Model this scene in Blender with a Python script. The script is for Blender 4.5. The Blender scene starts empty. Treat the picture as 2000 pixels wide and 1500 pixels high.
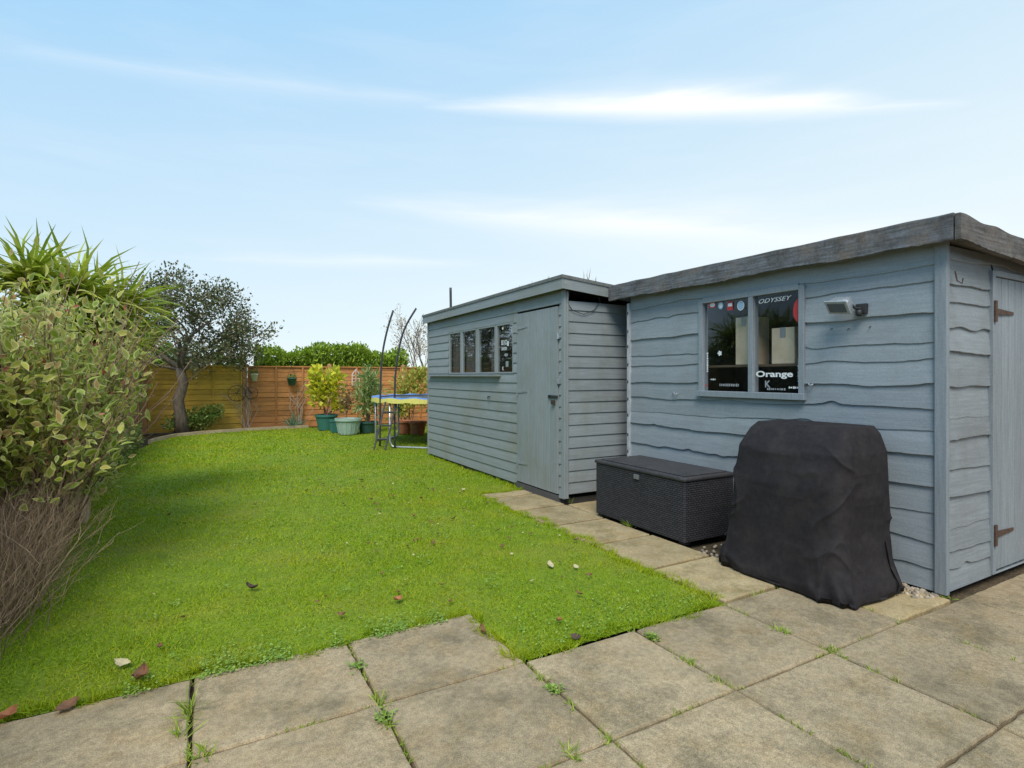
import bpy, bmesh, math, random
import numpy as np
from mathutils import Vector, Matrix, noise
random.seed(7); rng = np.random.default_rng(7)
scene = bpy.context.scene; COL = scene.collection
F=1076.0; HZ=735.0; H=1.35; YAW=math.radians(29.1)
CA,SA=math.cos(YAW),math.sin(YAW)
def at(px,py,D):
    xc=(px-1000)/F*D
    return Vector((xc*CA+D*SA, -xc*SA+D*CA, H+(HZ-py)/F*D))
def gnd(px,py):
    p=at(px,py,H*F/(py-HZ)); return Vector((p.x,p.y,0))
def onx(px,py,X):
    r=(px-1000)/F; return at(px,py,X/(r*CA+SA))
def ony(px,py,Y):
    r=(px-1000)/F; return at(px,py,Y/(-r*SA+CA))

# ---------------------------------------------------------------- materials
def base_mat(name):
    m=bpy.data.materials.new(name); m.use_nodes=True; nt=m.node_tree
    return m,nt,nt.nodes['Principled BSDF']
def N(nt,t,**k):
    n=nt.nodes.new(t)
    for a,b in k.items(): setattr(n,a,b)
    return n
def ramp(nt,fac,stops):
    r=N(nt,'ShaderNodeValToRGB'); e=r.color_ramp.elements
    while len(e)<len(stops): e.new(.5)
    for i,(p,c) in enumerate(stops): e[i].position=p; e[i].color=(*c,1) if len(c)==3 else c
    nt.links.new(fac,r.inputs[0]); return r.outputs[0]
def mix(nt,fac,a,b,mode='MIX'):
    n=N(nt,'ShaderNodeMix',data_type='RGBA',blend_type=mode)
    for s,v in ((n.inputs[0],fac),(n.inputs[6],a),(n.inputs[7],b)):
        if isinstance(v,(int,float)): s.default_value=v
        elif isinstance(v,tuple): s.default_value=(*v,1)
        else: nt.links.new(v,s)
    return n.outputs[2]
def M(name,c1,c2=None,scale=8,stretch=(1,1,1),rough=.75,bump=.2,bd=.01,island=0,stain=None,metal=0,spec=.4,fine=None,fine2=None,stain2=None):
    m,nt,b=base_mat(name); L=nt.links
    c2=c2 or tuple(x*.7 for x in c1)
    tc=N(nt,'ShaderNodeTexCoord'); mp=N(nt,'ShaderNodeMapping'); mp.inputs['Scale'].default_value=stretch
    L.new(tc.outputs['Object'],mp.inputs[0])
    n1=N(nt,'ShaderNodeTexNoise'); n1.inputs['Scale'].default_value=scale; n1.inputs['Detail'].default_value=8; n1.inputs['Roughness'].default_value=.62
    L.new(mp.outputs[0],n1.inputs['Vector'])
    g=N(nt,'ShaderNodeNewGeometry')
    if island:
        ad=N(nt,'ShaderNodeVectorMath',operation='ADD'); cb=N(nt,'ShaderNodeMath',operation='MULTIPLY'); cb.inputs[1].default_value=37
        L.new(g.outputs['Random Per Island'],cb.inputs[0]); L.new(mp.outputs[0],ad.inputs[0]); L.new(cb.outputs[0],ad.inputs[1]); L.new(ad.outputs[0],n1.inputs['Vector'])
    c=ramp(nt,n1.outputs[0],[(.32,c2),(.68,c1)])
    for stn in (stain,stain2):
        if not stn: continue
        sc,amt,ss=stn
        n2=N(nt,'ShaderNodeTexNoise'); n2.inputs['Scale'].default_value=ss; n2.inputs['Detail'].default_value=8; n2.inputs['Roughness'].default_value=.72
        L.new(tc.outputs['Object'],n2.inputs['Vector'])
        f=ramp(nt,n2.outputs[0],[(.48,(0,0,0)),(.66,(amt,amt,amt))])
        c=mix(nt,f,c,sc)
    n3=None
    for ff in (fine,fine2):
        if ff:
            n3=N(nt,'ShaderNodeTexNoise'); n3.inputs['Scale'].default_value=ff[0]; n3.inputs['Detail'].default_value=3
            L.new(tc.outputs['Object'],n3.inputs['Vector'])
            f=ramp(nt,n3.outputs[0],[(.36,(1-ff[1],)*3),(.64,(1,)*3)])
            c=mix(nt,1.0,c,f,'MULTIPLY')
    if island:
        hs=N(nt,'ShaderNodeHueSaturation'); mr=N(nt,'ShaderNodeMapRange')
        mr.inputs[3].default_value=1-island; mr.inputs[4].default_value=1+island
        L.new(g.outputs['Random Per Island'],mr.inputs[0]); L.new(mr.outputs[0],hs.inputs['Value']); L.new(c,hs.inputs['Color']); c=hs.outputs[0]
    L.new(c,b.inputs['Base Color'])
    b.inputs['Roughness'].default_value=rough; b.inputs['Metallic'].default_value=metal
    b.inputs['Specular IOR Level'].default_value=spec
    if bump:
        bp=N(nt,'ShaderNodeBump'); bp.inputs['Strength'].default_value=bump; bp.inputs['Distance'].default_value=bd
        L.new((n3 if n3 else n1).outputs[0],bp.inputs['Height']); L.new(bp.outputs[0],b.inputs['Normal'])
    return m
def leafmat(name,cols,transl=.3,rough=.5,edge=None,patch=None):
    m,nt,b=base_mat(name); L=nt.links
    g=N(nt,'ShaderNodeNewGeometry')
    st=[(i/(max(1,len(cols)-1)),c) for i,c in enumerate(cols)]
    c=ramp(nt,g.outputs['Random Per Island'],st)
    if patch:
        tc=N(nt,'ShaderNodeTexCoord'); n=N(nt,'ShaderNodeTexNoise'); n.inputs['Scale'].default_value=patch[1]; n.inputs['Detail'].default_value=4
        L.new(tc.outputs['Object'],n.inputs['Vector']); f=ramp(nt,n.outputs[0],[(.42,(0,0,0)),(.66,(patch[2],)*3)])
        c=mix(nt,f,c,patch[0])
    if edge:
        a=N(nt,'ShaderNodeAttribute',attribute_name='edge')
        f=ramp(nt,a.outputs['Fac'],[(.55,(0,0,0)),(.95,(.7,.7,.7))])
        c=mix(nt,f,c,edge)
    L.new(c,b.inputs['Base Color']); b.inputs['Roughness'].default_value=rough; b.inputs['Specular IOR Level'].default_value=.35
    if transl:
        t=N(nt,'ShaderNodeBsdfTranslucent'); L.new(c,t.inputs[0]); mx=N(nt,'ShaderNodeMixShader'); mx.inputs[0].default_value=transl
        L.new(b.outputs[0],mx.inputs[1]); L.new(t.outputs[0],mx.inputs[2]); L.new(mx.outputs[0],nt.nodes['Material Output'].inputs[0])
    return m
def plain(name,c,rough=.5,metal=0,spec=.5):
    return M(name,c,tuple(x*.85 for x in c),scale=25,rough=rough,bump=.05,metal=metal,spec=spec)

# ---------------------------------------------------------------- geometry
ORG={}
def tag(o,label=None,cat=None,group=None,kind=None):
    if label: o['label']=label
    if cat: o['category']=cat
    if group: o['group']=group
    if kind: o['kind']=kind
    return o
def thing(name,label,cat,loc,group=None):
    o=bpy.data.objects.new(name,None); COL.objects.link(o); o.location=loc; o.empty_display_size=.1
    ORG[o]=Vector(loc); return tag(o,label,cat,group)
def link(name,me,mat,parent,loc):
    o=bpy.data.objects.new(name,me); COL.objects.link(o)
    if mat: me.materials.append(mat)
    if parent is not None: o.parent=parent; ORG[o]=ORG[parent]
    else: o.location=loc; ORG[o]=Vector(loc)
    return o
class MB:
    def __init__(s): s.v=[]; s.f=[]
    def add(s,vs,fs):
        n=len(s.v); s.v+= [Vector(v) for v in vs]; s.f+=[tuple(i+n for i in f) for f in fs]; return s
    def box(s,x0,x1,y0,y1,z0,z1):
        return s.add([(x0,y0,z0),(x1,y0,z0),(x1,y1,z0),(x0,y1,z0),(x0,y0,z1),(x1,y0,z1),(x1,y1,z1),(x0,y1,z1)],
              [(0,3,2,1),(4,5,6,7),(0,1,5,4),(1,2,6,5),(2,3,7,6),(3,0,4,7)])
    def obox(s,c,size,R):
        hx,hy,hz=[a/2 for a in size]; c=Vector(c)
        return s.add([c+R@Vector(p) for p in [(-hx,-hy,-hz),(hx,-hy,-hz),(hx,hy,-hz),(-hx,hy,-hz),(-hx,-hy,hz),(hx,-hy,hz),(hx,hy,hz),(-hx,hy,hz)]],
              [(0,3,2,1),(4,5,6,7),(0,1,5,4),(1,2,6,5),(2,3,7,6),(3,0,4,7)])
    def tube(s,pts,r,sides=6,cap=True):
        pts=[Vector(p) for p in pts]; n=len(pts)
        rs=r if isinstance(r,(list,tuple)) else [r]*n
        t=(pts[1]-pts[0]).normalized(); a=t.orthogonal().normalized(); vs=[]
        for i,p in enumerate(pts):
            t=(pts[min(i+1,n-1)]-pts[max(i-1,0)])
            t=t.normalized() if t.length>1e-9 else Vector((0,0,1))
            a=(a-t*a.dot(t)); a=a.normalized() if a.length>1e-6 else t.orthogonal().normalized()
            b=t.cross(a)
            for k in range(sides):
                th=2*math.pi*k/sides; vs.append(p+(a*math.cos(th)+b*math.sin(th))*rs[i])
        fs=[]
        for i in range(n-1):
            for k in range(sides):
                k2=(k+1)%sides; fs.append((i*sides+k,i*sides+k2,(i+1)*sides+k2,(i+1)*sides+k))
        if cap: fs.append(tuple(range(sides))[::-1]); fs.append(tuple((n-1)*sides+k for k in range(sides)))
        return s.add(vs,fs)
    def lathe(s,c,prof,sides=24,square=0,rot=0):
        c=Vector(c); vs=[];n=len(prof)
        for r,z in prof:
            for k in range(sides):
                th=2*math.pi*k/sides+rot; rr=r
                if square: rr=r/max(abs(math.cos(th-rot)),abs(math.sin(th-rot)))
                vs.append(c+Vector((math.cos(th)*rr,math.sin(th)*rr,z)))
        fs=[(i*sides+k,i*sides+(k+1)%sides,(i+1)*sides+(k+1)%sides,(i+1)*sides+k) for i in range(n-1) for k in range(sides)]
        return s.add(vs,fs)
    def build(s,name,mat,parent=None,loc=(0,0,0),smooth=False,bevel=0):
        o0=ORG[parent] if parent is not None else Vector(loc)
        me=bpy.data.meshes.new(name); me.from_pydata([tuple(v-o0) for v in s.v],[],s.f); me.update()
        if smooth: me.polygons.foreach_set('use_smooth',[True]*len(me.polygons))
        o=link(name,me,mat,parent,loc)
        if bevel:
            b=o.modifiers.new('bevel','BEVEL'); b.width=bevel; b.segments=2; b.limit_method='ANGLE'
        return o
def npmesh(name,V,T,mat,parent=None,loc=(0,0,0),edge=None,smooth=False):
    o0=ORG[parent] if parent is not None else Vector(loc)
    V=V-np.array(o0); me=bpy.data.meshes.new(name)
    me.vertices.add(len(V)); me.vertices.foreach_set('co',V.astype(np.float32).ravel())
    k=T.shape[1]; me.loops.add(T.size); me.loops.foreach_set('vertex_index',T.astype(np.int32).ravel())
    me.polygons.add(len(T)); me.polygons.foreach_set('loop_start',np.arange(0,T.size,k,dtype=np.int32)); me.polygons.foreach_set('loop_total',np.full(len(T),k,dtype=np.int32))
    me.update(calc_edges=True)
    if edge is not None:
        a=me.attributes.new('edge','FLOAT','POINT'); a.data.foreach_set('value',edge.astype(np.float32))
    if smooth: me.polygons.foreach_set('use_smooth',[True]*len(T))
    return link(name,me,mat,parent,loc)
def nrm(a): return a/np.maximum(np.linalg.norm(a,axis=1,keepdims=True),1e-9)
def frames(d,up=1.0):
    n=len(d); d=nrm(d); u=np.zeros((n,3)); u[:,2]=up; u+=rng.normal(size=(n,3))*.6
    x=nrm(np.cross(d,u)); z=np.cross(x,d); return np.stack([x,d,z],axis=2)
def scatter(tv,tf,pos,R,S,te=None):
    n=len(pos); S=np.asarray(S)
    if S.ndim==1: S=np.stack([S,S,S],1)
    P=tv[None]*S[:,None,:]; V=np.einsum('nij,nkj->nki',R,P)+pos[:,None,:]
    T=(tf[None]+(np.arange(n)*len(tv))[:,None,None]).reshape(-1,3)
    e=np.tile(te,n) if te is not None else None
    return V.reshape(-1,3),T,e
LEAF=np.array([(0,0,0),(.19,.28,.06),(.20,.56,.05),(0,1,-.10),(-.20,.56,.05),(-.19,.28,.06),(0,.48,-.02)],float)
LEAFT=np.array([(0,1,6),(1,2,6),(2,3,6),(3,4,6),(4,5,6),(5,0,6)]); LEAFE=np.array([1,1,1,1,1,1,0.])
DIA=np.array([(0,0,0),(.3,.5,.08),(0,1,0),(-.3,.5,.08)],float); DIAT=np.array([(0,1,2),(0,2,3)])
BLADE=np.array([(-.5,0,0),(.5,0,0),(-.4,.5,.06),(.4,.5,.06),(0,1,.3)],float); BLADET=np.array([(0,1,3),(0,3,2),(2,3,4)])
LONG=np.array([(-.35,0,0),(.35,0,0),(-.5,.35,.0),(.5,.35,.0),(-.4,.7,-.05),(.4,.7,-.05),(0,1,-.16)],float)
ARCH=np.array([(-.35,0,0),(.35,0,0),(-.5,.35,.04),(.5,.35,.04),(-.4,.7,-.06),(.4,.7,-.06),(0,1,-.30)],float)
LONGT=np.array([(0,1,3),(0,3,2),(2,3,5),(2,5,4),(4,5,6)])
def blobpts(n,blobs,shell=.55):
    w=np.array([b[1][0]*b[1][1]*b[1][2] for b in blobs])**.7; w/=w.sum()
    idx=rng.choice(len(blobs),n,p=w); d=nrm(rng.normal(size=(n,3))); r=shell+(1-shell)*rng.random(n)
    c=np.array([b[0] for b in blobs],float)[idx]; s=np.array([b[1] for b in blobs],float)[idx]
    return c+d*s*r[:,None], d
def cloud(name,mat,parent,n,blobs,size,tv=DIA,tf=DIAT,te=None,shell=.55,up=.2,aspect=1.0,zmin=.03):
    p,d=blobpts(n,blobs,shell); k=p[:,2]>zmin; p=p[k]; d=d[k]; n=len(p)
    dd=nrm(d*.6+rng.normal(size=(n,3))*.7+np.array([0,0,up])); S=size*(.6+.8*rng.random(n))
    V,T,e=scatter(tv,tf,p,frames(dd,.8),np.stack([S*aspect,S,S],1),te)
    return npmesh(name,V,T,mat,parent,edge=e)

# ---------------------------------------------------------------- palette
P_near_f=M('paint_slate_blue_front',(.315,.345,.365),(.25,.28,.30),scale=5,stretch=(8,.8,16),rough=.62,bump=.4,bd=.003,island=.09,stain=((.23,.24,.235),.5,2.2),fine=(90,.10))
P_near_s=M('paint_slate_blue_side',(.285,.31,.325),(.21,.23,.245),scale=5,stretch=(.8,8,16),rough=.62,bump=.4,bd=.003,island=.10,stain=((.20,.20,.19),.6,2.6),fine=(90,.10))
P_near_v=M('paint_slate_blue_upright',(.285,.31,.33),(.21,.235,.25),scale=5,stretch=(14,14,.8),rough=.62,bump=.3,bd=.003,island=.08,fine=(90,.10))
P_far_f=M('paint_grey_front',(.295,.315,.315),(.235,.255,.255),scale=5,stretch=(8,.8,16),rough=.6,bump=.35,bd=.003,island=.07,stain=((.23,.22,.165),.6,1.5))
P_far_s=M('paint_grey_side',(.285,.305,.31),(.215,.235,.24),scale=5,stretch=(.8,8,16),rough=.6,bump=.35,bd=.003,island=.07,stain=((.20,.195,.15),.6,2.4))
P_far_v=M('paint_grey_upright',(.295,.315,.315),(.235,.255,.255),scale=5,stretch=(14,14,.8),rough=.6,bump=.35,bd=.003,island=.06,stain=((.21,.21,.165),.5,2.2))
W_fascia=M('weathered_fascia',(.22,.235,.255),(.080,.074,.070),scale=3,stretch=(10,1.1,20),rough=.95,bump=.35,bd=.003,stain=((.19,.145,.11),.8,5),stain2=((.055,.047,.042),.7,9),fine=(60,.22))
W_fascia_s=M('weathered_fascia_side',(.20,.19,.18),(.075,.065,.06),scale=3,stretch=(1.1,10,20),rough=.95,bump=.35,bd=.003,stain=((.18,.14,.11),.7,5),stain2=((.055,.047,.042),.7,9),fine=(60,.22))
FELT=M('roof_felt',(.19,.19,.185),(.11,.115,.10),scale=20,rough=.95,bump=.5)
DARK=M('dark_interior',(.02,.02,.022),(.012,.012,.012),scale=5,bump=0)
SLAB=M('paving_slab',(.56,.425,.26),(.42,.32,.195),scale=3.5,rough=.9,bump=.55,bd=.004,island=.10,stain=((.22,.175,.10),.85,2.4),stain2=((.47,.32,.15),.5,5.5),fine=(45,.24),fine2=(230,.42))
SLAB2=M('path_slab',(.58,.44,.24),(.43,.33,.18),scale=3.5,rough=.9,bump=.5,bd=.004,island=.12,stain=((.25,.19,.08),.8,3.2),stain2=((.50,.33,.13),.5,6),fine=(45,.2),fine2=(200,.32))
SOIL=M('soil',(.15,.105,.06),(.06,.045,.026),scale=9,rough=.95,bump=.8,bd=.02,fine=(60,.4))
LAWN=M('lawn_turf',(.21,.29,.010),(.14,.21,.008),scale=6,rough=.95,bump=.4,stain=((.27,.26,.03),.6,1.3),fine=(60,.35))
GRASS=leafmat('grass_blade',[(.18,.31,.003),(.28,.42,.005),(.24,.38,.004),(.35,.46,.010),(.43,.43,.04)],transl=.32,rough=.7,patch=((.42,.44,.012),1.3,.6))
RUST=M('rusty_iron',(.12,.065,.042),(.05,.033,.025),scale=40,rough=.85,bump=.4)
IRON=plain('dark_iron',(.03,.03,.03),.5)
STEEL=M('galvanised_steel',(.60,.62,.64),(.42,.44,.46),scale=30,rough=.32,bump=.1,metal=.6)
WHITE=plain('white_vinyl',(.8,.8,.78),.5)
RED=plain('red_vinyl',(.5,.03,.03),.4); BLUEV=plain('pale_blue_vinyl',(.35,.5,.65),.4)
BLACKV=plain('black_vinyl',(.012,.012,.012),.4); GREYV=plain('grey_vinyl',(.30,.31,.32),.5)
def glassmat(name,tint,refl):
    m,nt,b=base_mat(name); L=nt.links; nt.nodes.remove(b)
    t=N(nt,'ShaderNodeBsdfTransparent'); t.inputs[0].default_value=(*tint,1)
    g=N(nt,'ShaderNodeBsdfGlossy'); g.inputs['Roughness'].default_value=.03; g.inputs[0].default_value=(.8,.85,.9,1)
    lw=N(nt,'ShaderNodeLayerWeight'); lw.inputs[0].default_value=.3
    ad=N(nt,'ShaderNodeMath',operation='MULTIPLY_ADD'); ad.inputs[1].default_value=.42; ad.inputs[2].default_value=refl; L.new(lw.outputs['Fresnel'],ad.inputs[0])
    tc=N(nt,'ShaderNodeTexCoord'); nz=N(nt,'ShaderNodeTexNoise'); nz.inputs['Scale'].default_value=2; L.new(tc.outputs['Object'],nz.inputs['Vector'])
    bp=N(nt,'ShaderNodeBump'); bp.inputs['Strength'].default_value=.1; bp.inputs['Distance'].default_value=.02; L.new(nz.outputs[0],bp.inputs['Height']); L.new(bp.outputs[0],g.inputs['Normal'])
    mx=N(nt,'ShaderNodeMixShader'); L.new(ad.outputs[0],mx.inputs[0]); L.new(t.outputs[0],mx.inputs[1]); L.new(g.outputs[0],mx.inputs[2])
    L.new(mx.outputs[0],nt.nodes['Material Output'].inputs[0]); return m
GLASS=glassmat('window_glass',(.86,.88,.89),.02)

# ---------------------------------------------------------------- setting
g=MB(); g.add([(-500,-500,-.03),(500,-500,-.03),(500,500,-.03),(-500,500,-.03)],[(0,1,2,3)])
go=g.build('ground',SOIL); go['kind']='structure'
LPOLY=[(-1.3,2.84),(1.30,2.84),(1.30,2.26),(2.68,2.26),(2.72,5.66),(3.34,5.68),(3.34,8.9),(6.2,8.9),(6.2,15.3),(2.3,15.2),(.9,15.05),(.0,14.75),(-.55,14.35),(-.9,13.5),(-1.12,12),(-1.2,8),(-1.2,5),(-1.25,4.0),(-1.3,3.4)]
g=MB(); g.add([(x,y,0.0) for x,y in LPOLY],[tuple(range(len(LPOLY)))]); lo=g.build('lawn',LAWN); lo['kind']='structure'
def inside(x,y):
    c=np.zeros(len(x),bool); n=len(LPOLY)
    for i in range(n):
        x1,y1=LPOLY[i]; x2,y2=LPOLY[(i+1)%n]
        if y1==y2: continue
        c^=((y1>y)!=(y2>y))&(x<(x2-x1)*(y-y1)/(y2-y1)+x1)
    return c
def slab(mb,x0,x1,y0,y1,z,g_=.006):
    x0+=g_;x1-=g_;y0+=g_;y1-=g_; pts=[]
    K=14; zz=z+random.uniform(-.003,.003); tx=random.uniform(-.005,.005); ty=random.uniform(-.005,.005)
    cx,cy=(x0+x1)/2,(y0+y1)/2
    for i in range(K): pts.append((x0+(x1-x0)*i/K,y0))
    for i in range(K): pts.append((x1,y0+(y1-y0)*i/K))
    for i in range(K): pts.append((x1-(x1-x0)*i/K,y1))
    for i in range(K): pts.append((x0,y1-(y1-y0)*i/K))
    n=len(pts); rings=[]
    for ins,dz in ((0,-.05),(0,-.009),(.004,-.002),(.010,0)):
        rr=[]
        for (x,y) in pts:
            j=.005*noise.noise(Vector((x*13,y*13,3)))+.004*noise.noise(Vector((x*45,y*45,7)))
            ux=(cx-x); uy=(cy-y); f=(ins+j)/max(abs(ux),abs(uy))
            X=x+ux*f; Y=y+uy*f
            rr.append((X,Y,zz+dz+(X-cx)*tx+(Y-cy)*ty))
        rings.append(rr)
    vs=sum(rings,[]); fs=[(r*n+k,r*n+(k+1)%n,(r+1)*n+(k+1)%n,(r+1)*n+k) for r in range(3) for k in range(n)]
    fs.append(tuple(3*n+k for k in range(n))); mb.add(vs,fs)
XL=[-4.74,-4.07,-3.4,-2.73,-2.06,-1.39,-.72,-.05,.625,1.31,1.98,2.66,3.33,4.0,4.67,5.34,6.01,6.68]
YL=[-3.55,-2.91,-2.27,-1.63,-.99,-.35,.29,.935,1.59,2.23,2.83]
pt=MB()
for i in range(len(XL)-1):
    for j in range(len(YL)-1):
        x0,x1,y0,y1=XL[i],XL[i+1],YL[j],YL[j+1]
        if y0>2.2 and x0>1.2: continue
        if x1<-2.8: continue
        if x0>3.3 and y0>1.5: continue
        slab(pt,x0,x1,y0,y1,.012)
po=pt.build('patio',SLAB); po['kind']='structure'
ph=MB(); y=2.245
slab(ph,3.34,3.93,1.61,2.2,.006)
while y<5.5:
    d=.62 if y<5 else 5.64-y
    slab(ph,2.70+random.uniform(-.01,.01),3.31,y,min(y+d,5.64),.012,.012); y+=d+.012
slab(ph,3.33,3.92,4.2,4.78,.004)
pa=ph.build('path',SLAB2); pa['kind']='structure'

# grass -------------------------------------------------------------
def grass():
    P=[];S=[]
    for (ya,yb,dens,w,h) in ((2.2,4.2,7600,.0042,.023),(4.2,6.5,3800,.0062,.026),(6.5,10,1700,.010,.029),(10,15.4,800,.017,.033)):
        n=int((yb-ya)*7.5*dens); x=rng.uniform(-1.3,6.25,n); y=rng.uniform(ya,yb,n)
        ok=inside(x,y)&((x<3.3)|(y>9)); x=x[ok];y=y[ok]
        f=np.sin(x*2.1+1.3*np.sin(y*1.1))*np.sin(y*1.7+x*.8)+.6*np.sin(x*7+y*3)*np.sin(y*6.1-x*2)+.4*np.sin(x*19+3*np.sin(y*9))*np.sin(y*17+x*5)
        keep=rng.random(len(x))<np.clip(.78+.22*f,.3,1); x=x[keep];y=y[keep];f=f[keep]
        P.append(np.stack([x,y,np.zeros_like(x)],1))
        hh=h*(.45+.7*rng.random(len(x)))*(1+.22*f); S.append(np.stack([w*(.7+.6*rng.random(len(x))),hh,hh],1))
    P=np.concatenate(P);S=np.concatenate(S); n=len(P)
    d=rng.normal(size=(n,3))*.55; d[:,2]=.6+.3*rng.random(n)
    V,T,_=scatter(BLADE,BLADET,P,frames(d,0),S)
    return npmesh('grass',V,T,GRASS)
tag(grass(),'short bright green lawn grass','grass',kind='stuff')
def edgegrass():
    P=[];D=[];S=[]
    segs=[((-1.25,2.86),(1.30,2.86),(0,-1)),((1.30,2.84),(1.30,2.26),(-1,0)),((1.33,2.27),(2.66,2.27),(0,-1)),((2.68,2.3),(2.70,5.6),(1,0)),((3.3,5.7),(3.3,8.8),(1,0)),((2.72,5.66),(3.3,5.68),(0,-1))]
    for a,b,o in segs:
        L=math.dist(a,b); n=int(L*900); t=rng.random(n); x=a[0]+(b[0]-a[0])*t; y=a[1]+(b[1]-a[1])*t
        wv=.025*np.sin(x*9+y*7)+.018*np.sin(x*23-y*19)+.025*np.sin(x*4.3+y*3)
        x=x-o[0]*(rng.random(n)*.07+wv-.04); y=y-o[1]*(rng.random(n)*.07+wv-.04)
        P.append(np.stack([x,y,np.full(n,.0)],1)); d=rng.normal(size=(n,3))*.4; d[:,2]=.7; d[:,0]+=o[0]*.5; d[:,1]+=o[1]*.5; D.append(d)
        h=(.022+.034*rng.random(n))*(1+.4*np.sin(x*31+y*27)); S.append(np.stack([np.full(n,.0045),h,h],1))
    P=np.concatenate(P);D=np.concatenate(D);S=np.concatenate(S)
    V,T,_=scatter(BLADE,BLADET,P,frames(D,0),S); return npmesh('edge_grass',V,T,GRASS)
tag(edgegrass(),'longer grass fringe creeping over the edge of the paving','grass',kind='stuff')
CLOVER=leafmat('clover_leaf',[(.15,.25,.03),(.22,.35,.05),(.31,.42,.10)],.2,.6)
n=2600; x=rng.uniform(-.3,1.28,n); y=2.80+np.abs(rng.normal(size=n))*.11-.02
k=(np.sin(x*9)+np.sin(x*23+1)+.9>rng.random(n)*1.8); x=x[k];y=y[k]
x2=rng.uniform(1.4,2.6,500); y2=2.27+np.abs(rng.normal(size=500))*.25; x=np.append(x,x2); y=np.append(y,y2)
for _ in range(45):
    cx,cy=rng.uniform(-.3,2.6),rng.uniform(2.9,5.5); x=np.append(x,cx+rng.normal(size=18)*.03); y=np.append(y,cy+rng.normal(size=18)*.03)
ok=inside(x,y)|(y<2.86); x=x[ok];y=y[ok]
P=np.stack([x,y,.012+.018*rng.random(len(x))],1); D=rng.normal(size=(len(x),3)); D[:,2]*=.2
V,T,_=scatter(DIA*np.array([1.6,1,1]),DIAT,P,frames(D,2),.008+.009*rng.random(len(x)))
tag(npmesh('clover',V,T,CLOVER),'low small-leaved weeds spreading along the lawn edge by the paving','ground cover',kind='stuff')
PEB=M('pebble',(.46,.38,.28),(.24,.19,.14),scale=12,rough=.7,bump=.1,island=.4)
pb=MB()
def pebble(mb,c,r):
    vs=[];ph_=random.random()*6
    for i,zz in enumerate((-.5,.25,.62)):
        for k in range(6):
            th=k*math.pi/3+ph_; rr=r*(1,.95,.5)[i]*(1+.25*math.sin(th*2+ph_)); vs.append(Vector(c)+Vector((math.cos(th)*rr,math.sin(th)*rr,zz*r)))
    fs=[(i*6+k,i*6+(k+1)%6,(i+1)*6+(k+1)%6,(i+1)*6+k) for i in range(2) for k in range(6)]+[(12,13,14,15,16,17)]
    mb.add(vs,fs)
for i in range(120): pebble(pb,(3.93-abs(random.gauss(0,.07)),random.uniform(1.68,2.1),.010),random.uniform(.007,.016))
for i in range(60): pebble(pb,(random.uniform(3.3,3.9),random.uniform(2.7,3.08),-.005),random.uniform(.006,.015))
tag(pb.build('pebbles',PEB,smooth=True),'loose pebbles gathered at the foot of the near shed','pebbles',kind='stuff')

# ---------------------------------------------------------------- cladding
def cladding(mb,axis,plane,s0,s1,z0,z1,exp,wav,proud,holes=(),seed=0):
    R=random.Random(seed)
    pt=(lambda s,z,o:(plane-o,s,z)) if axis=='x' else (lambda s,z,o:(s,plane-o,z))
    def seg(a,b,zb,zt,wf,pr):
        n=max(1,int((b-a)/.02)) if wav else 1; vs=[]
        for i in range(n+1):
            s=a+(b-a)*i/n; w=wf(s) if wf else 0
            vs+=[pt(s,zt,.003),pt(s,(zb+w)*.6+zt*.4,pr*.72+.001),pt(s,zb+w+.004,pr),pt(s,zb+w,pr*.85),pt(s,zb+w,-.004)]
        fs=[(i*5+k,i*5+k+1,(i+1)*5+k+1,(i+1)*5+k) for i in range(n) for k in range(4)]
        mb.add(vs,fs)
    z=z0;r=0
    while z<z1-.02:
        e=exp*(R.uniform(.66,1.28) if wav else 1); zt=min(z+e,z1); ov=.0 if zt>=z1 else .03+2*wav
        top=zt+ov; o1,o2=R.uniform(0,99),R.uniform(0,99); tl=R.uniform(-.008,.008) if wav else 0
        kn=[(R.uniform(s0,s1),R.uniform(.03,.09),R.uniform(-.8,1.0)) for _ in range(3)]
        def wf(s,o1=o1,o2=o2,tl=tl,kn=kn):
            v=wav*(1.2*noise.noise(Vector((s*1.6,o1,0)))+.5*noise.noise(Vector((s*5.0,o2,0)))+.15*noise.noise(Vector((s*22,o2,4))))
            for c,w,a in kn: v+=wav*a*math.exp(-((s-c)/w)**2)
            return v+tl*(s-s0)/(s1-s0)
        W=wf if (wav and r>0) else None
        hs=[h for h in holes if h[2]<zt and h[3]>z]
        pr=proud*(R.uniform(.6,1.25) if wav else 1)
        if not hs: seg(s0,s1,z,top,W,pr)
        else:
            cur=s0
            for h in sorted(hs):
                if h[0]>cur+.001: seg(cur,h[0],z,top,W,pr)
                if z<h[2]-.005: seg(h[0],h[1],z,h[2],W,pr)
                if zt>h[3]+.005: seg(h[0],h[1],max(z,h[3]),top,None,pr)
                cur=h[1]
            if cur<s1-.001: seg(cur,s1,z,top,W,pr)
        z=zt;r+=1
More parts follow.
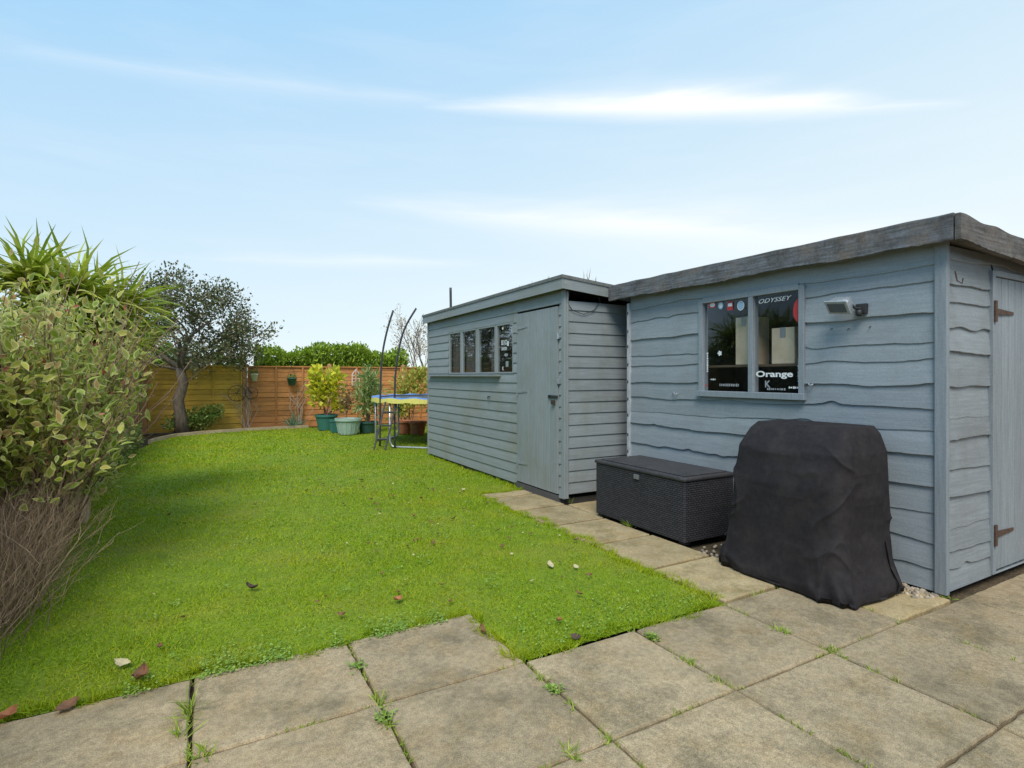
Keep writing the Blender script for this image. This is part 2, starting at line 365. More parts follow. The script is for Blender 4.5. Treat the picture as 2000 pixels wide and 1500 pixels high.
def wavyplank(mb,axis,plane,s0,s1,zb,zt,th,amp,drop=0,seed=0,topamp=.003):
    pt=(lambda s,z,o:(plane-o,s,z)) if axis=='x' else (lambda s,z,o:(s,plane-o,z))
    n=int((s1-s0)/.02); vs=[]
    for i in range(n+1):
        s=s0+(s1-s0)*i/n; dz=drop*(s-s0)
        wb=amp*(noise.noise(Vector((s*1.7,seed,0)))*1.2+noise.noise(Vector((s*6,seed,5)))*.5+.35*noise.noise(Vector((s*25,seed,5))))
        wt=topamp*noise.noise(Vector((s*5,seed,9)))*2
        vs+=[pt(s,zb+wb+dz,0),pt(s,zb+wb+dz+.004,th),pt(s,zt+wt+dz-.004,th),pt(s,zt+wt+dz,th-.004),pt(s,zt+wt+dz,0)]
    fs=[(i*5+k,i*5+(k+1)%5,(i+1)*5+(k+1)%5,(i+1)*5+k) for i in range(n) for k in range(5)]
    fs+=[(0,1,2,3,4),tuple(n*5+k for k in range(5))]; mb.add(vs,fs)
def textmesh(s,name,mat,parent,X,yc,zc,w,h,shear=0,bold=.0,rot=0,out=.003):
    cu=bpy.data.curves.new('t','FONT'); cu.body=s; cu.shear=shear; cu.offset=bold; cu.extrude=0.0; cu.resolution_u=4
    o=bpy.data.objects.new('t',cu); COL.objects.link(o); dg=bpy.context.evaluated_depsgraph_get()
    me=bpy.data.meshes.new_from_object(o.evaluated_get(dg)); bpy.data.objects.remove(o)
    co=np.array([v.co[:] for v in me.vertices]); a=co.min(0); b=co.max(0); ctr=(a+b)/2
    u=(co[:,0]-ctr[0])/(b[0]-a[0])*w; v=(co[:,1]-ctr[1])/(b[1]-a[1])*h
    c,s_=math.cos(rot),math.sin(rot); uu=u*c-v*s_; vv=u*s_+v*c
    org=ORG[parent]; me.name=name
    for i,vt in enumerate(me.vertices): vt.co=(X-out-org.x, yc-uu[i]-org.y, zc+vv[i]-org.z)
    me.materials.clear(); return link(name,me,mat,parent,(0,0,0))
def disc(mat,parent,X,yc,zc,ry,rz,out,name='sticker',n=16):
    m=MB(); m.add([(X-out,yc+math.cos(2*math.pi*k/n)*ry,zc+math.sin(2*math.pi*k/n)*rz) for k in range(n)],[tuple(range(n))])
    return m.build(name,mat,parent)
def rect(mat,parent,X,y0,y1,z0,z1,out,name='sticker'):
    m=MB(); m.add([(X-out,y0,z0),(X-out,y1,z0),(X-out,y1,z1),(X-out,y0,z1)],[(0,1,2,3)]); return m.build(name,mat,parent)
def recess(name,parent,x0,x1,y0,y1,z0,z1,mat):
    m=MB(); m.add([(x0,y0,z0),(x1,y0,z0),(x1,y1,z0),(x0,y1,z0),(x0,y0,z1),(x1,y0,z1),(x1,y1,z1),(x0,y1,z1)],[(0,1,2,3),(4,5,6,7),(0,1,5,4),(1,2,6,5),(2,3,7,6)])
    return m.build(name,mat,parent)

# ================================================================ NEAR SHED
NX=3.95; NY0=1.667; NY1=4.49; NB=6.05
ns=thing('garden_shed','slate blue shed clad in wavy-edged boards, with a stickered two-pane window','shed',(NX,NY0,0))
WH=(2.56,3.53,1.20,2.04)
m=MB(); cladding(m,'x',NX,NY0,NY1,.02,2.22,.160,.021,.022,[WH],seed=3); m.build('front_wall',P_near_f,ns)
DH=(4.58,5.36,.04,2.02)
m=MB(); cladding(m,'y',NY0,NX,NB,.03,2.16,.160,.020,.024,[DH],seed=8); m.build('side_wall',P_near_s,ns)
m=MB(); m.box(NX+.02,NB,NY1-.03,NY1,.02,2.15); m.build('side_wall',P_near_s,ns)
m=MB(); m.box(NB-.03,NB,NY0+.03,NY1-.03,.02,2.1); m.build('back_wall',P_near_f,ns)
m=MB(); m.box(NX-.038,NX+.0,NY0-.038,NY0+.03,.02,2.17); m.build('corner_trim',P_near_v,ns,bevel=.005)
STRIP=M('pale_strip',(.50,.51,.52),(.30,.31,.33),scale=14,stretch=(4,4,1),rough=.6,bump=.2)
m=MB(); m.box(NX-.046,NX-.002,NY1-.012,NY1+.022,.35,2.12); cs=m.build('corner_strip',STRIP,ns,bevel=.003); cs['label']='pale vertical metal strip with holes'
for k in range(9):
    m=MB(); z=.55+k*.18+random.uniform(-.02,.02); m.box(NX-.049,NX-.045,NY1-.003,NY1+.011,z,z+.03); m.build('slot',DARK,cs)
ov=.10
m=MB(); X0=NX-ov; Y0=NY0-.11; Y1=NY1+.20
m.add([(X0,Y0,2.285),(NB+.1,Y0,2.165),(NB+.1,Y1,2.185),(X0,Y1,2.305),(X0,Y0,2.20),(NB+.1,Y0,2.08),(NB+.1,Y1,2.09),(X0,Y1,2.22)],[(0,1,2,3),(4,5,6,7),(0,1,5,4),(1,2,6,5),(2,3,7,6),(3,0,4,7)])
m.build('roof',FELT,ns)
m=MB(); wavyplank(m,'x',X0-.002,Y0+.005,Y1+.02,2.148,2.31,.028,.016,drop=.006,seed=2.2); m.build('front_fascia',W_fascia,ns)
m=MB(); wavyplank(m,'y',Y0-.003,X0-.025,NB+.12,2.145,2.30,.030,.014,drop=-.056,seed=6.1,topamp=.007); m.build('side_fascia',W_fascia_s,ns)
wn=MB(); t=.035
y0,y1,z0,z1=WH
for (a,b,c,d) in ((y0-.02,y0+t-.01,z0,z1),(y1-t+.01,y1+.02,z0,z1),(y0+t-.01,y1-t+.01,z1-t,z1+.015),(3.005-.022,3.005+.022,z0+.02,z1-t)): wn.box(NX-.038,NX+.04,a,b,c,d)
wn.box(NX-.056,NX+.04,y0-.03,y1+.03,z0-.03,z0+.02)
W=wn.build('window',P_near_v,ns,bevel=.003)
for a,b in ((y0+t-.01,2.983),(3.027,y1-t+.01)):
    rect(GLASS,W,NX-.004,a,b,z0+.02,z1-t,0,name='pane')
GX=NX-.008
CURT=M('shed_lining',(.09,.085,.08),(.04,.04,.045),scale=3,bump=0)
recess('interior_wall',ns,NX+.03,NX+.75,y0-.25,y1+.25,z0-.12,z1+.1,CURT)
def onw(px,py): p=onx(px,py,GX); return p.y,p.z
a=onw(1482,590);b=onw(1552,578); textmesh('ODYSSEY','lettering',WHITE,W,GX,(a[0]+b[0])/2+.01,1.958,.29,.034,shear=.35,bold=.004)
textmesh('Orange','lettering',WHITE,W,GX,(onw(1477,728)[0]+onw(1549,728)[0])/2,1.362,.325,.064,bold=.028)
y_,z_=onw(1500,750); textmesh('K','lettering',GREYV,W,GX,y_,z_,.05,.055,bold=.03)
y_,z_=onw(1390,597); rect(RED,W,GX,y_-.045,y_+.035,z_-.02,z_+.035,.001); disc(WHITE,W,GX,y_-.01,z_+.005,.03,.020,.002)
y_,z_=onw(1408,597); disc(BLUEV,W,GX,y_,z_,.028,.032,.0015); disc(WHITE,W,GX,y_,z_,.017,.02,.0025)
y_,z_=onw(1426,598); rect(RED,W,GX,y_-.030,y_+.030,z_-.035,z_+.040,.001); rect(WHITE,W,GX,y_-.022,y_+.022,z_-.002,z_+.026,.002)
y_,z_=onw(1447,597); disc(WHITE,W,GX,y_,z_,.036,.041,.0015); disc(BLUEV,W,GX,y_,z_,.030,.034,.0025)
y_,z_=onw(1562,606)
n=14; m=MB(); m.add([(GX-.001,2.587+math.sin(math.pi*k/(n-1))*.058,z_+math.cos(math.pi*k/(n-1))*.095) for k in range(n)],[tuple(range(n))]); m.build('sticker',RED,W)
y_,z_=onw(1406,690)
for q in range(5): disc(WHITE,W,GX,y_+.016*math.cos(q*1.256),z_+.016*math.sin(q*1.256),.008,.008,.002,n=8)
disc(WHITE,W,GX,y_,z_,.012,.012,.0015,n=8)
for (px,py,s,w,h,r,mt_) in ((1382,708,'',.17,.020,math.pi/2,WHITE),(1424,752,'',.20,.028,0,GREYV),(1561,722,'THOMSON',.18,.022,-math.pi/2,WHITE),(1515,760,'',.15,.018,0,GREYV),(1549,757,'',.07,.018,0,WHITE),(1393,741,'',.05,.016,0,WHITE),(1380,753,'',.02,.025,0,RED)):
    y_,z_=onw(px,py)
    if not s:
        m=MB(); u=-w/2; R2=random.Random(px)
        while u<w/2:
            ww=R2.uniform(.006,.016); hh=h*R2.uniform(.6,1)
            if r==0: m.add([(GX-.002,y_-u,z_-hh/2),(GX-.002,y_-u-ww,z_-hh/2),(GX-.002,y_-u-ww,z_+hh/2),(GX-.002,y_-u,z_+hh/2)],[(0,1,2,3)])
            else: m.add([(GX-.002,y_-hh/2,z_+u),(GX-.002,y_+hh/2,z_+u),(GX-.002,y_+hh/2,z_+u+ww),(GX-.002,y_-hh/2,z_+u+ww)],[(0,1,2,3)])
            u+=ww+R2.uniform(.003,.008)
        m.build('sticker',mt_,W)
    else: textmesh(s,'lettering',mt_,W,GX,y_,z_,w,h,rot=r,bold=.01)
CARD=M('cardboard',(.72,.58,.41),(.56,.44,.30),scale=8,rough=.8,bump=.1)
def carton(x0,x1,y0,y1,z0,z1,label):
    t_=thing('cardboard_box',label,'box',((x0+x1)/2,(y0+y1)/2,z0))
    m=MB(); m.box(x0,x1,y0,y1,z0,z1); m.build('body',CARD,t_,bevel=.004)
    m=MB(); m.box(x0-.002,x0+.05,(y0+y1)/2-.025,(y0+y1)/2+.025,z1-.08,z1+.002); m.build('tape',GREYV,t_)
carton(4.04,4.26,3.08,3.25,1.45,1.86,'pale cardboard box behind the left pane of the shed window')
carton(4.04,4.26,2.70,2.90,1.45,1.74,'pale cardboard box behind the right pane, above the large white lettering')
m=MB(); m.box(NX+.07,NX+.4,y0-.2,y1+.2,1.43,1.449); m.build('shelf',plain('shelf_board',(.12,.08,.05),.7),ns)
d=MB(); x=4.585
while x<5.35:
    w=.105; d.box(x,min(x+w-.006,5.355),NY0-.028,NY0-.006,.06,2.01); x+=w
d.box(4.585,5.355,NY0-.012,NY0-.002,.06,2.0)
dr=d.build('door',P_near_v,ns,bevel=.003)
m=MB(); m.box(4.535,4.578,NY0-.038,NY0+.0,.04,2.05); m.box(5.362,5.405,NY0-.038,NY0+.0,.04,2.05); m.box(4.578,5.362,NY0-.038,NY0,2.015,2.055); m.build('door_frame',P_near_v,ns,bevel=.003)
for z in (1.78,.30):
    m=MB(); m.box(4.54,4.57,NY0-.050,NY0-.041,z-.07,z+.07)
    m.add([(4.57,NY0-.040,z-.022),(4.57,NY0-.040,z+.022),(4.86,NY0-.034,z+.010),(4.86,NY0-.034,z-.010),(4.57,NY0-.030,z-.022),(4.57,NY0-.030,z+.022),(4.86,NY0-.029,z+.010),(4.86,NY0-.029,z-.010)],[(0,1,2,3),(4,5,6,7),(0,1,5,4),(1,2,6,5),(2,3,7,6),(3,0,4,7)])
    h_=m.build('hinge',RUST,dr)
m=MB(); p=Vector((NX+.035,NY0-.05,1.93)); m.tube([p+Vector(q) for q in ((0,0,.06),(0,-.01,.0),(0,-.035,-.02),(.0,-.04,.01))],.004); m.build('hook',RUST,ns)
for px,py in ((1318,768),(1580,750)):
    q=onx(px,py,NX-.028); m=MB(); m.tube([q+Vector((0,.03,0)),q+Vector((-.012,.012,.006)),q+Vector((-.016,-.012,.004)),q+Vector((-.03,-.016,-.006)),q+Vector((-.02,-.03,-.01)),q+Vector((-.0,-.03,-.0))],.006); m.build('hook',STEEL,ns)
for px,py in ((1625,642),(1658,642),(1700,638)):
    q=onx(px,py,NX-.018); m=MB(); m.tube([q+Vector((.012,0,.004)),q+Vector((-.008,0,.0)),q+Vector((-.010,.004,-.007)),q+Vector((-.006,.006,-.008))],.0026); m.build('coat_hook',RUST,ns)
# floodlight
fl=thing('floodlight','silver floodlight with a motion sensor fixed to the blue shed wall','floodlight',(NX-.03,2.13,1.84))
WG=M('lamp_bezel',(.60,.61,.62),(.40,.41,.42),scale=20,rough=.35,bump=.1,metal=.4)
q=Vector((NX-.125,2.215,1.845)); R=Matrix.Rotation(math.radians(-38),3,'Y')@Matrix.Rotation(math.radians(-10),3,'Z')
m=MB()
secs=[(-.03,.080,.052),(-.008,.080,.052),(.016,.072,.046),(.036,.056,.034),(.048,.034,.018)]
vs=[]
for (xx,hy,hz) in secs:
    for k in range(16):
        th=2*math.pi*k/16; c_,s_=math.cos(th),math.sin(th); vs.append(q+R@Vector((xx,math.copysign(abs(c_)**.55,c_)*hy,math.copysign(abs(s_)**.55,s_)*hz)))
m.add(vs,[(i*16+k,i*16+(k+1)%16,(i+1)*16+(k+1)%16,(i+1)*16+k) for i in range(4) for k in range(16)]+[tuple(64+k for k in range(16))])
for k in range(6): m.obox(q+R@Vector((.030,-.05+k*.02,.0)),(.035,.004,.07),R)
hd=m.build('lamp_head',STEEL,fl,bevel=.002)
m=MB(); m.obox(q+R@Vector((-.036,0,0)),(.012,.170,.108),R); m.build('bezel',WG,hd,bevel=.006)
m=MB(); m.obox(q+R@Vector((-.0435,0,0)),(.004,.128,.070),R); m.build('lens',plain('lamp_lens',(.14,.15,.16),.12),hd)
m=MB(); m.tube([q+Vector((.02,-.05,-.0)),q+Vector((.05,-.07,-.03)),Vector((NX-.03,2.12,1.81))],.010,8); m.box(NX-.048,NX-.018,2.09,2.16,1.775,1.845); m.build('bracket',IRON,fl,bevel=.003)
m=MB(); m.lathe((NX-.066,2.125,1.775),[(.0,-.016),(.014,-.016),(.019,0),(.019,.02),(.012,.028),(0,.028)],14); m.build('motion_sensor',IRON,fl,smooth=True)

# ================================================================ FAR SHED
FX=3.315; FY0=4.81; FY1=8.85; FB=5.45
fs_=thing('garden_shed','grey shiplap shed with four narrow windows and a plank door','shed',(FX,FY0,0))
WA=onx(879,640,FX).y; WB=onx(1003,640,FX).y
wy0,wy1=WB-.02,WA+.02; wz0,wz1=1.385,2.02
dy0=onx(1093,700,FX).y; dy1=onx(1013,700,FX).y
m=MB(); cladding(m,'x',FX,FY0,FY1,.05,2.26,.122,0,.017,[(dy0-.01,dy1+.01,.0,2.12),(wy0,wy1,wz0,wz1)],seed=1); m.build('front_wall',P_far_f,fs_)
m=MB(); cladding(m,'y',FY0,FX,FB,.10,2.15,.122,0,.017,seed=2); m.build('side_wall',P_far_s,fs_)
m=MB(); m.box(FX+.02,FB,FY1-.02,FY1,.05,2.14); m.build('side_wall',P_far_s,fs_)
m=MB(); m.box(FB-.02,FB,FY0+.01,FY1-.02,.05,2.1); m.build('back_wall',P_far_f,fs_)
m=MB(); m.box(FX-.027,FX-.0,FY0-.027,FY0+.03,.06,2.26); m.build('corner_trim',P_far_v,fs_,bevel=.003)
m=MB(); m.box(FX+.002,FX+.03,FY0-.029,FY0-.0,.06,2.25); m.build('corner_trim',P_far_v,fs_,bevel=.003)
m=MB(); m.box(FX-.027,FX,FY1-.03,FY1+.01,.04,2.26); m.build('corner_trim',P_far_v,fs_,bevel=.003)
m=MB(); m.box(FX+.01,FB-.05,FY0+.03,FY1-.03,-.02,.05); m.build('floor',M('floor_bearer',(.07,.06,.05),scale=6),fs_)
rx0=FX-.07; ry0=FY0-.07; ry1=FY1+.07; rb=FB+.08; sl=.085
zf=2.40
m=MB(); m.add([(rx0,ry0,zf-.01),(rb,ry0,zf-.01-sl*(rb-rx0)),(rb,ry1,zf-.03-sl*(rb-rx0)),(rx0,ry1,zf-.03),(rx0,ry0,zf-.05),(rb,ry0,zf-.05-sl*(rb-rx0)),(rb,ry1,zf-.07-sl*(rb-rx0)),(rx0,ry1,zf-.07)],[(0,1,2,3),(4,5,6,7),(0,1,5,4),(1,2,6,5),(2,3,7,6),(3,0,4,7)])
m.build('roof',FELT,fs_)
m=MB(); m.add([(rx0-.02,ry0-.02,zf-.14),(rx0-.002,ry0-.02,zf-.14),(rx0-.002,ry1,zf-.16),(rx0-.02,ry1,zf-.16),(rx0-.02,ry0-.02,zf),(rx0-.002,ry0-.02,zf),(rx0-.002,ry1,zf-.02),(rx0-.02,ry1,zf-.02)],[(0,1,2,3),(4,5,6,7),(0,1,5,4),(1,2,6,5),(2,3,7,6),(3,0,4,7)])
m.build('front_fascia',P_far_f,fs_,bevel=.003)
m=MB(); xe=rb; dz=sl*(xe-rx0)
m.add([(rx0,ry0-.02,zf-.14),(xe,ry0-.02,zf-.14-dz),(xe,ry0-.002,zf-.14-dz),(rx0,ry0-.002,zf-.14),(rx0,ry0-.02,zf),(xe,ry0-.02,zf-dz),(xe,ry0-.002,zf-dz),(rx0,ry0-.002,zf)],[(0,1,2,3),(4,5,6,7),(0,1,5,4),(1,2,6,5),(2,3,7,6),(3,0,4,7)])
m.build('side_fascia',P_far_s,fs_,bevel=.003)
m=MB(); m.add([(rx0-.03,ry0-.03,zf+.004),(xe,ry0-.03,zf+.004-dz),(xe,ry1,zf-.016-dz),(rx0-.03,ry1,zf-.016),(rx0-.03,ry0-.03,zf-.03),(rx0-.03,ry1,zf-.05),(xe,ry0-.03,zf-.03-dz)],[(0,1,2,3),(0,3,5,4),(0,1,6,4)]); m.build('felt_edge',FELT,fs_)
pts=[(879,901),(904,931),(936,968),(972,1003)]
recess('interior_wall',fs_,FX+.03,FX+.5,wy0-.1,wy1+.1,wz0-.1,wz1+.1,CURT)
DRAPE=M('curtain_cloth',(.17,.14,.13),(.08,.07,.065),scale=4,stretch=(1,20,1),bump=.2)
bounds=[(onx(b,690,FX).y,onx(a,690,FX).y) for a,b in pts]
for i,(a,b) in enumerate(bounds):
    m=MB(); f=.016
    m.box(FX-.014,FX+.03,a-f,a+.008,wz0,wz1); m.box(FX-.014,FX+.03,b-.008,b+f,wz0,wz1); m.box(FX-.014,FX+.03,a+.008,b-.008,wz1-.02,wz1); m.box(FX-.014,FX+.03,a+.008,b-.008,wz0,wz0+.02)
    w_=m.build('window',P_far_v,fs_,bevel=.002)
    rect(GLASS,w_,FX-.001,a+.008,b-.008,wz0+.02,wz1-.02,0,name='pane')
    if i in(1,2,0):
        m=MB(); n=24; vs=[]; a2,b2=a,b
        if i==2: b2=a+(b-a)*.45
        if i==0: a2=a+(b-a)*.4
        for k in range(n+1):
            yy=a2+(b2-a2)*k/n; o_=.012*math.sin(k*1.3); vs+=[(FX+.06+o_,yy,wz0),(FX+.06+o_*.7,yy,wz1)]
        m.add(vs,[(2*k,2*k+2,2*k+3,2*k+1) for k in range(n)]); m.build('curtain',DRAPE,w_)
    if i==3:
        c=(a+b)/2; X=FX-.004
        textmesh('BD KD','lettering',WHITE,w_,X,c+.02,1.78,.15,.06,bold=.02); textmesh('UNDER','lettering',WHITE,w_,X,c+.02,1.70,.15,.04,bold=.02)
        rect(GREYV,w_,X,c-.09,c-.02,1.47,1.54,.002); disc(WHITE,w_,X,c+.06,1.96,.018,.018,.002); rect(WHITE,w_,X,c-.10,c-.06,1.73,1.79,.002); disc(GREYV,w_,X,c-.03,1.62,.05,.02,.002); textmesh('K','lettering',WHITE,w_,X,c+.05,1.45,.04,.05,bold=.02)
for i in range(3):
    a=bounds[i][0]-.016; b=bounds[i+1][1]+.016
    if a>b+.002:
        m=MB(); m.box(FX-.010,FX+.02,b+.001,a-.001,wz0,wz1); m.build('mullion',P_far_v,fs_)
sh0=onx(980,730,FX).y; sh1=onx(842,730,FX).y
m=MB(); m.box(FX-.075,FX-.018,sh0,sh1,wz0-.035,wz0-.012); m.build('window_sill',P_far_f,fs_,bevel=.003)
m=MB(); w=(dy1-dy0)/6
for k in range(6): m.box(FX-.028,FX-.006,dy0+k*w+.004,dy0+(k+1)*w-.004,.09,2.10)
m.box(FX-.010,FX-.001,dy0,dy1,.09,2.10); fd=m.build('door',P_far_v,fs_,bevel=.003)
for z in (1.93,1.17,.32):
    m=MB(); m.box(FX-.036,FX-.029,dy1-.03,dy1-.005,z-.06,z+.06)
    m.add([(FX-.035,dy1-.03,z-.02),(FX-.035,dy1-.03,z+.02),(FX-.033,dy1-.25,z+.008),(FX-.033,dy1-.25,z-.008),(FX-.0285,dy1-.03,z-.02),(FX-.0285,dy1-.03,z+.02),(FX-.0285,dy1-.25,z+.008),(FX-.0285,dy1-.25,z-.008)],[(0,1,2,3),(0,1,5,4),(1,2,6,5),(2,3,7,6),(3,0,4,7)])
    m.build('hinge',P_far_s,fd)
q=onx(1080,776,FX-.03)
m=MB(); m.box(FX-.040,FX-.029,dy0-.01,dy0+.16,q.z-.006,q.z+.022); m.tube([q+Vector((-.01,.04,.02)),q+Vector((-.02,.06,.02)),q+Vector((-.02,.06,-.015))],.007); m.build('bolt',IRON,fd)
m=MB(); m.box(FX-.062,FX-.036,dy0+.03,dy0+.085,q.z-.075,q.z-.025); m.build('padlock',plain('padlock_brass',(.10,.085,.06),.4,.6),fd,bevel=.006)
for z in (1.78,1.30): m=MB(); m.box(FX-.038,FX-.02,dy0-.035,dy0-.005,z-.03,z+.03); m.build('latch',STEEL,fs_)
m=MB(); m.box(FX-.03,FX+.02,dy0-.01,dy1+.02,-.01,.075); m.build('threshold',M('threshold_timber',(.10,.095,.09),scale=6),fs_)
q=onx(957,775,FX-.02)
m=MB(); m.tube([q,q+Vector((-.03,0,.005)),q+Vector((-.03,.0,-.03))],.009); m.build('knob',IRON,fs_)
p=[ony(px,py,FY0-.026) for px,py in ((1112,568),(1109,592),(1118,606),(1140,614),(1160,606),(1172,590),(1168,574))]
m=MB(); m.tube(p,.004,5); tag(m.build('cable',IRON,None,loc=tuple(p[0])),'thin black cable looping down the end wall of the grey shed','cable')

# ================================================================ storage box
BX0,BX1,BY0,BY1,BT=3.285,3.88,3.115,4.27,.555
def rattan():
    m,nt,b=base_mat('woven_rattan'); L=nt.links
    tc=N(nt,'ShaderNodeTexCoord'); s=N(nt,'ShaderNodeSeparateXYZ'); L.new(tc.outputs['Object'],s.inputs[0])
    ad=N(nt,'ShaderNodeMath',operation='ADD'); L.new(s.outputs[0],ad.inputs[0]); L.new(s.outputs[1],ad.inputs[1])
    cb=N(nt,'ShaderNodeCombineXYZ'); L.new(ad.outputs[0],cb.inputs[0]); L.new(s.outputs[2],cb.inputs[1])
    br=N(nt,'ShaderNodeTexBrick'); br.inputs['Scale'].default_value=1; br.inputs['Mortar Size'].default_value=.0032; br.inputs['Brick Width'].default_value=.036; br.inputs['Row Height'].default_value=.017; br.inputs['Mortar Smooth'].default_value=.5
    br.inputs['Color1'].default_value=(.040,.038,.044,1); br.inputs['Color2'].default_value=(.062,.059,.067,1); br.inputs['Mortar'].default_value=(.005,.005,.005,1)
    L.new(cb.outputs[0],br.inputs['Vector']); L.new(br.outputs['Color'],b.inputs['Base Color'])
    bp=N(nt,'ShaderNodeBump',invert=True); bp.inputs['Strength'].default_value=.8; bp.inputs['Distance'].default_value=.007; L.new(br.outputs['Fac'],bp.inputs['Height']); L.new(bp.outputs[0],b.inputs['Normal'])
    b.inputs['Roughness'].default_value=.6; b.inputs['Specular IOR Level'].default_value=.3; return m
RAT=rattan(); RATL=M('rattan_lid',(.075,.068,.07),(.042,.039,.041),scale=10,rough=.6,bump=.6,bd=.004,fine=(90,.4))
sb=thing('storage_box','black woven plastic storage box on the path slabs between the two sheds','storage box',((BX0+BX1)/2,(BY0+BY1)/2,0))
m=MB(); m.box(BX0+.012,BX1-.012,BY0+.012,BY1-.012,.03,BT-.035); m.build('body',RAT,sb,bevel=.012)
m=MB(); m.box(BX0,BX1,BY0,BY1,BT-.04,BT-.008); lid=m.build('lid',RATL,sb,bevel=.012)
m=MB(); m.box(BX0+.05,BX1-.05,BY0+.05,BY1-.05,BT-.009,BT+.002); m.build('lid_panel',RATL,lid,bevel=.004)
for x in (BX0+.03,BX1-.09):
    for y in (BY0+.03,BY1-.09): m=MB(); m.box(x,x+.06,y,y+.06,.012,.034); m.build('foot',IRON,sb)
q=onx(1242,931,BX0); m=MB(); m.box(BX0-.004,BX0+.014,q.y-.028,q.y+.028,q.z-.022,q.z+.018); m.build('latch',plain('latch_grey',(.25,.25,.26),.45,.4),sb,bevel=.003)

# ================================================================ covered barbecue
FAB=M('black_fabric_cover',(.024,.0195,.021),(.015,.0125,.014),scale=30,rough=.8,bump=.25,bd=.002,spec=.25,stain=((.040,.033,.031),.6,5))
cb_=thing('covered_barbecue','barbecue under a crumpled black fabric cover against the near shed','barbecue',(3.55,2.30,0))
def ridge(v,p=3): return max(0,1-abs(noise.noise(v))*2.2)**p
def coverpt(u,v):
    prof=[(0,.0,1.80,2.745,3.18,3.84),(.07,.07,1.805,2.74,3.18,3.84),(.20,.21,1.86,2.69,3.20,3.84),(.36,.38,1.885,2.665,3.22,3.84),(.62,.66,1.885,2.66,3.24,3.84),(.82,.87,1.895,2.655,3.29,3.84),(.95,.985,1.93,2.63,3.38,3.82),(1,1.03,1.96,2.60,3.43,3.80)]
    for i in range(len(prof)-1):
        if v<=prof[i+1][0]+1e-9: break
    a,b=prof[i],prof[i+1]; t=(v-a[0])/(b[0]-a[0]); P=[a[j]+(b[j]-a[j])*t for j in range(1,6)]
    z,ya,yb,xa,xb=P; cy,cx=(ya+yb)/2,(xa+xb)/2; hy,hx=(yb-ya)/2,(xb-xa)/2
    th=2*math.pi*u; c,s=math.cos(th),math.sin(th); e=.23
    X=math.copysign(abs(c)**e,c)*hx; Y=math.copysign(abs(s)**e,s)*hy
    nx,ny=Vector((X/hx,Y/hy)).normalized()
    low=1-v; top=min(1,(1-v)*4+.12)
    r1=ridge(Vector((X*2.2+z*1.5,Y*2.6-z*1.8,z*.4)),7)
    r2=ridge(Vector((X*3-z*2.0,Y*3.4+z*2.2,z*.5+7)),8)
    r3=ridge(Vector((X*4+3,Y*6.0,z*.6+2)),8)
    sag=noise.noise(Vector((X*2.0,Y*2.2,z*1.4+4)))
    f2=noise.noise(Vector((X*12,Y*12-z*3,z*7)))
    fold=(.015*r1+.013*r2+.010*r3+.002*f2+.008*sag)*top
    hem=max(0,1-v/.22)**1.3
    fold+=hem*(.014*math.sin(th*10+4*noise.noise(Vector((X*3,Y*3,z*3))))+.006*noise.noise(Vector((X*9,Y*9,z*8))))
    z2=z
    if v<.02: z2=.012+.03*(1+noise.noise(Vector((X*5,Y*5,1))))
    return Vector((cx+X+nx*fold,cy+Y+ny*fold,z2))
NU,NV=280,130; vs=[]
for j in range(NV+1):
    for i in range(NU): vs.append(coverpt(i/NU,j/NV))
fs2=[(j*NU+i,j*NU+(i+1)%NU,(j+1)*NU+(i+1)%NU,(j+1)*NU+i) for j in range(NV) for i in range(NU)]
top=[vs[NV*NU+i] for i in range(NU)]; ctr=sum(top,Vector())/NU; prev=NV*NU
K=14
for r in range(1,K):
    t=r/K; base=len(vs)
    for i in range(NU):
        p=top[i].lerp(ctr,t); s_=min(1,t*3)
        p.z=1.03+.010*ridge(Vector((p.x*6,p.y*4,3)),3)*s_+.008*noise.noise(Vector((p.x*5,p.y*5,0)))*s_-.010*math.sin(min(1,t*2)*1.57)
        vs.append(p)
    fs2+=[(prev+i,prev+(i+1)%NU,base+(i+1)%NU,base+i) for i in range(NU)]; prev=base
zc=sum(vs[-1-i].z for i in range(NU))/NU
vs.append(Vector((ctr.x,ctr.y,zc))); fs2+=[(prev+i,prev+(i+1)%NU,len(vs)-1) for i in range(NU)]
m=MB(); m.add(vs,fs2); m.build('cover',FAB,cb_,smooth=True)
def surf(u,v,o=.008):
    p=coverpt(u,v); c=Vector((3.54,2.28,p.z)); return p+(p-c).normalized()*o
m=MB(); m.tube([surf(.765,.02),surf(.762,.08,.02),surf(.77,.16),surf(.768,.3)],.010,5); m.build('strap',FAB,cb_)
m=MB(); m.tube([surf(.28,.42),surf(.285,.33,.02),surf(.29,.25),surf(.30,.2,.03)],.010,5); m.build('strap',FAB,cb_)

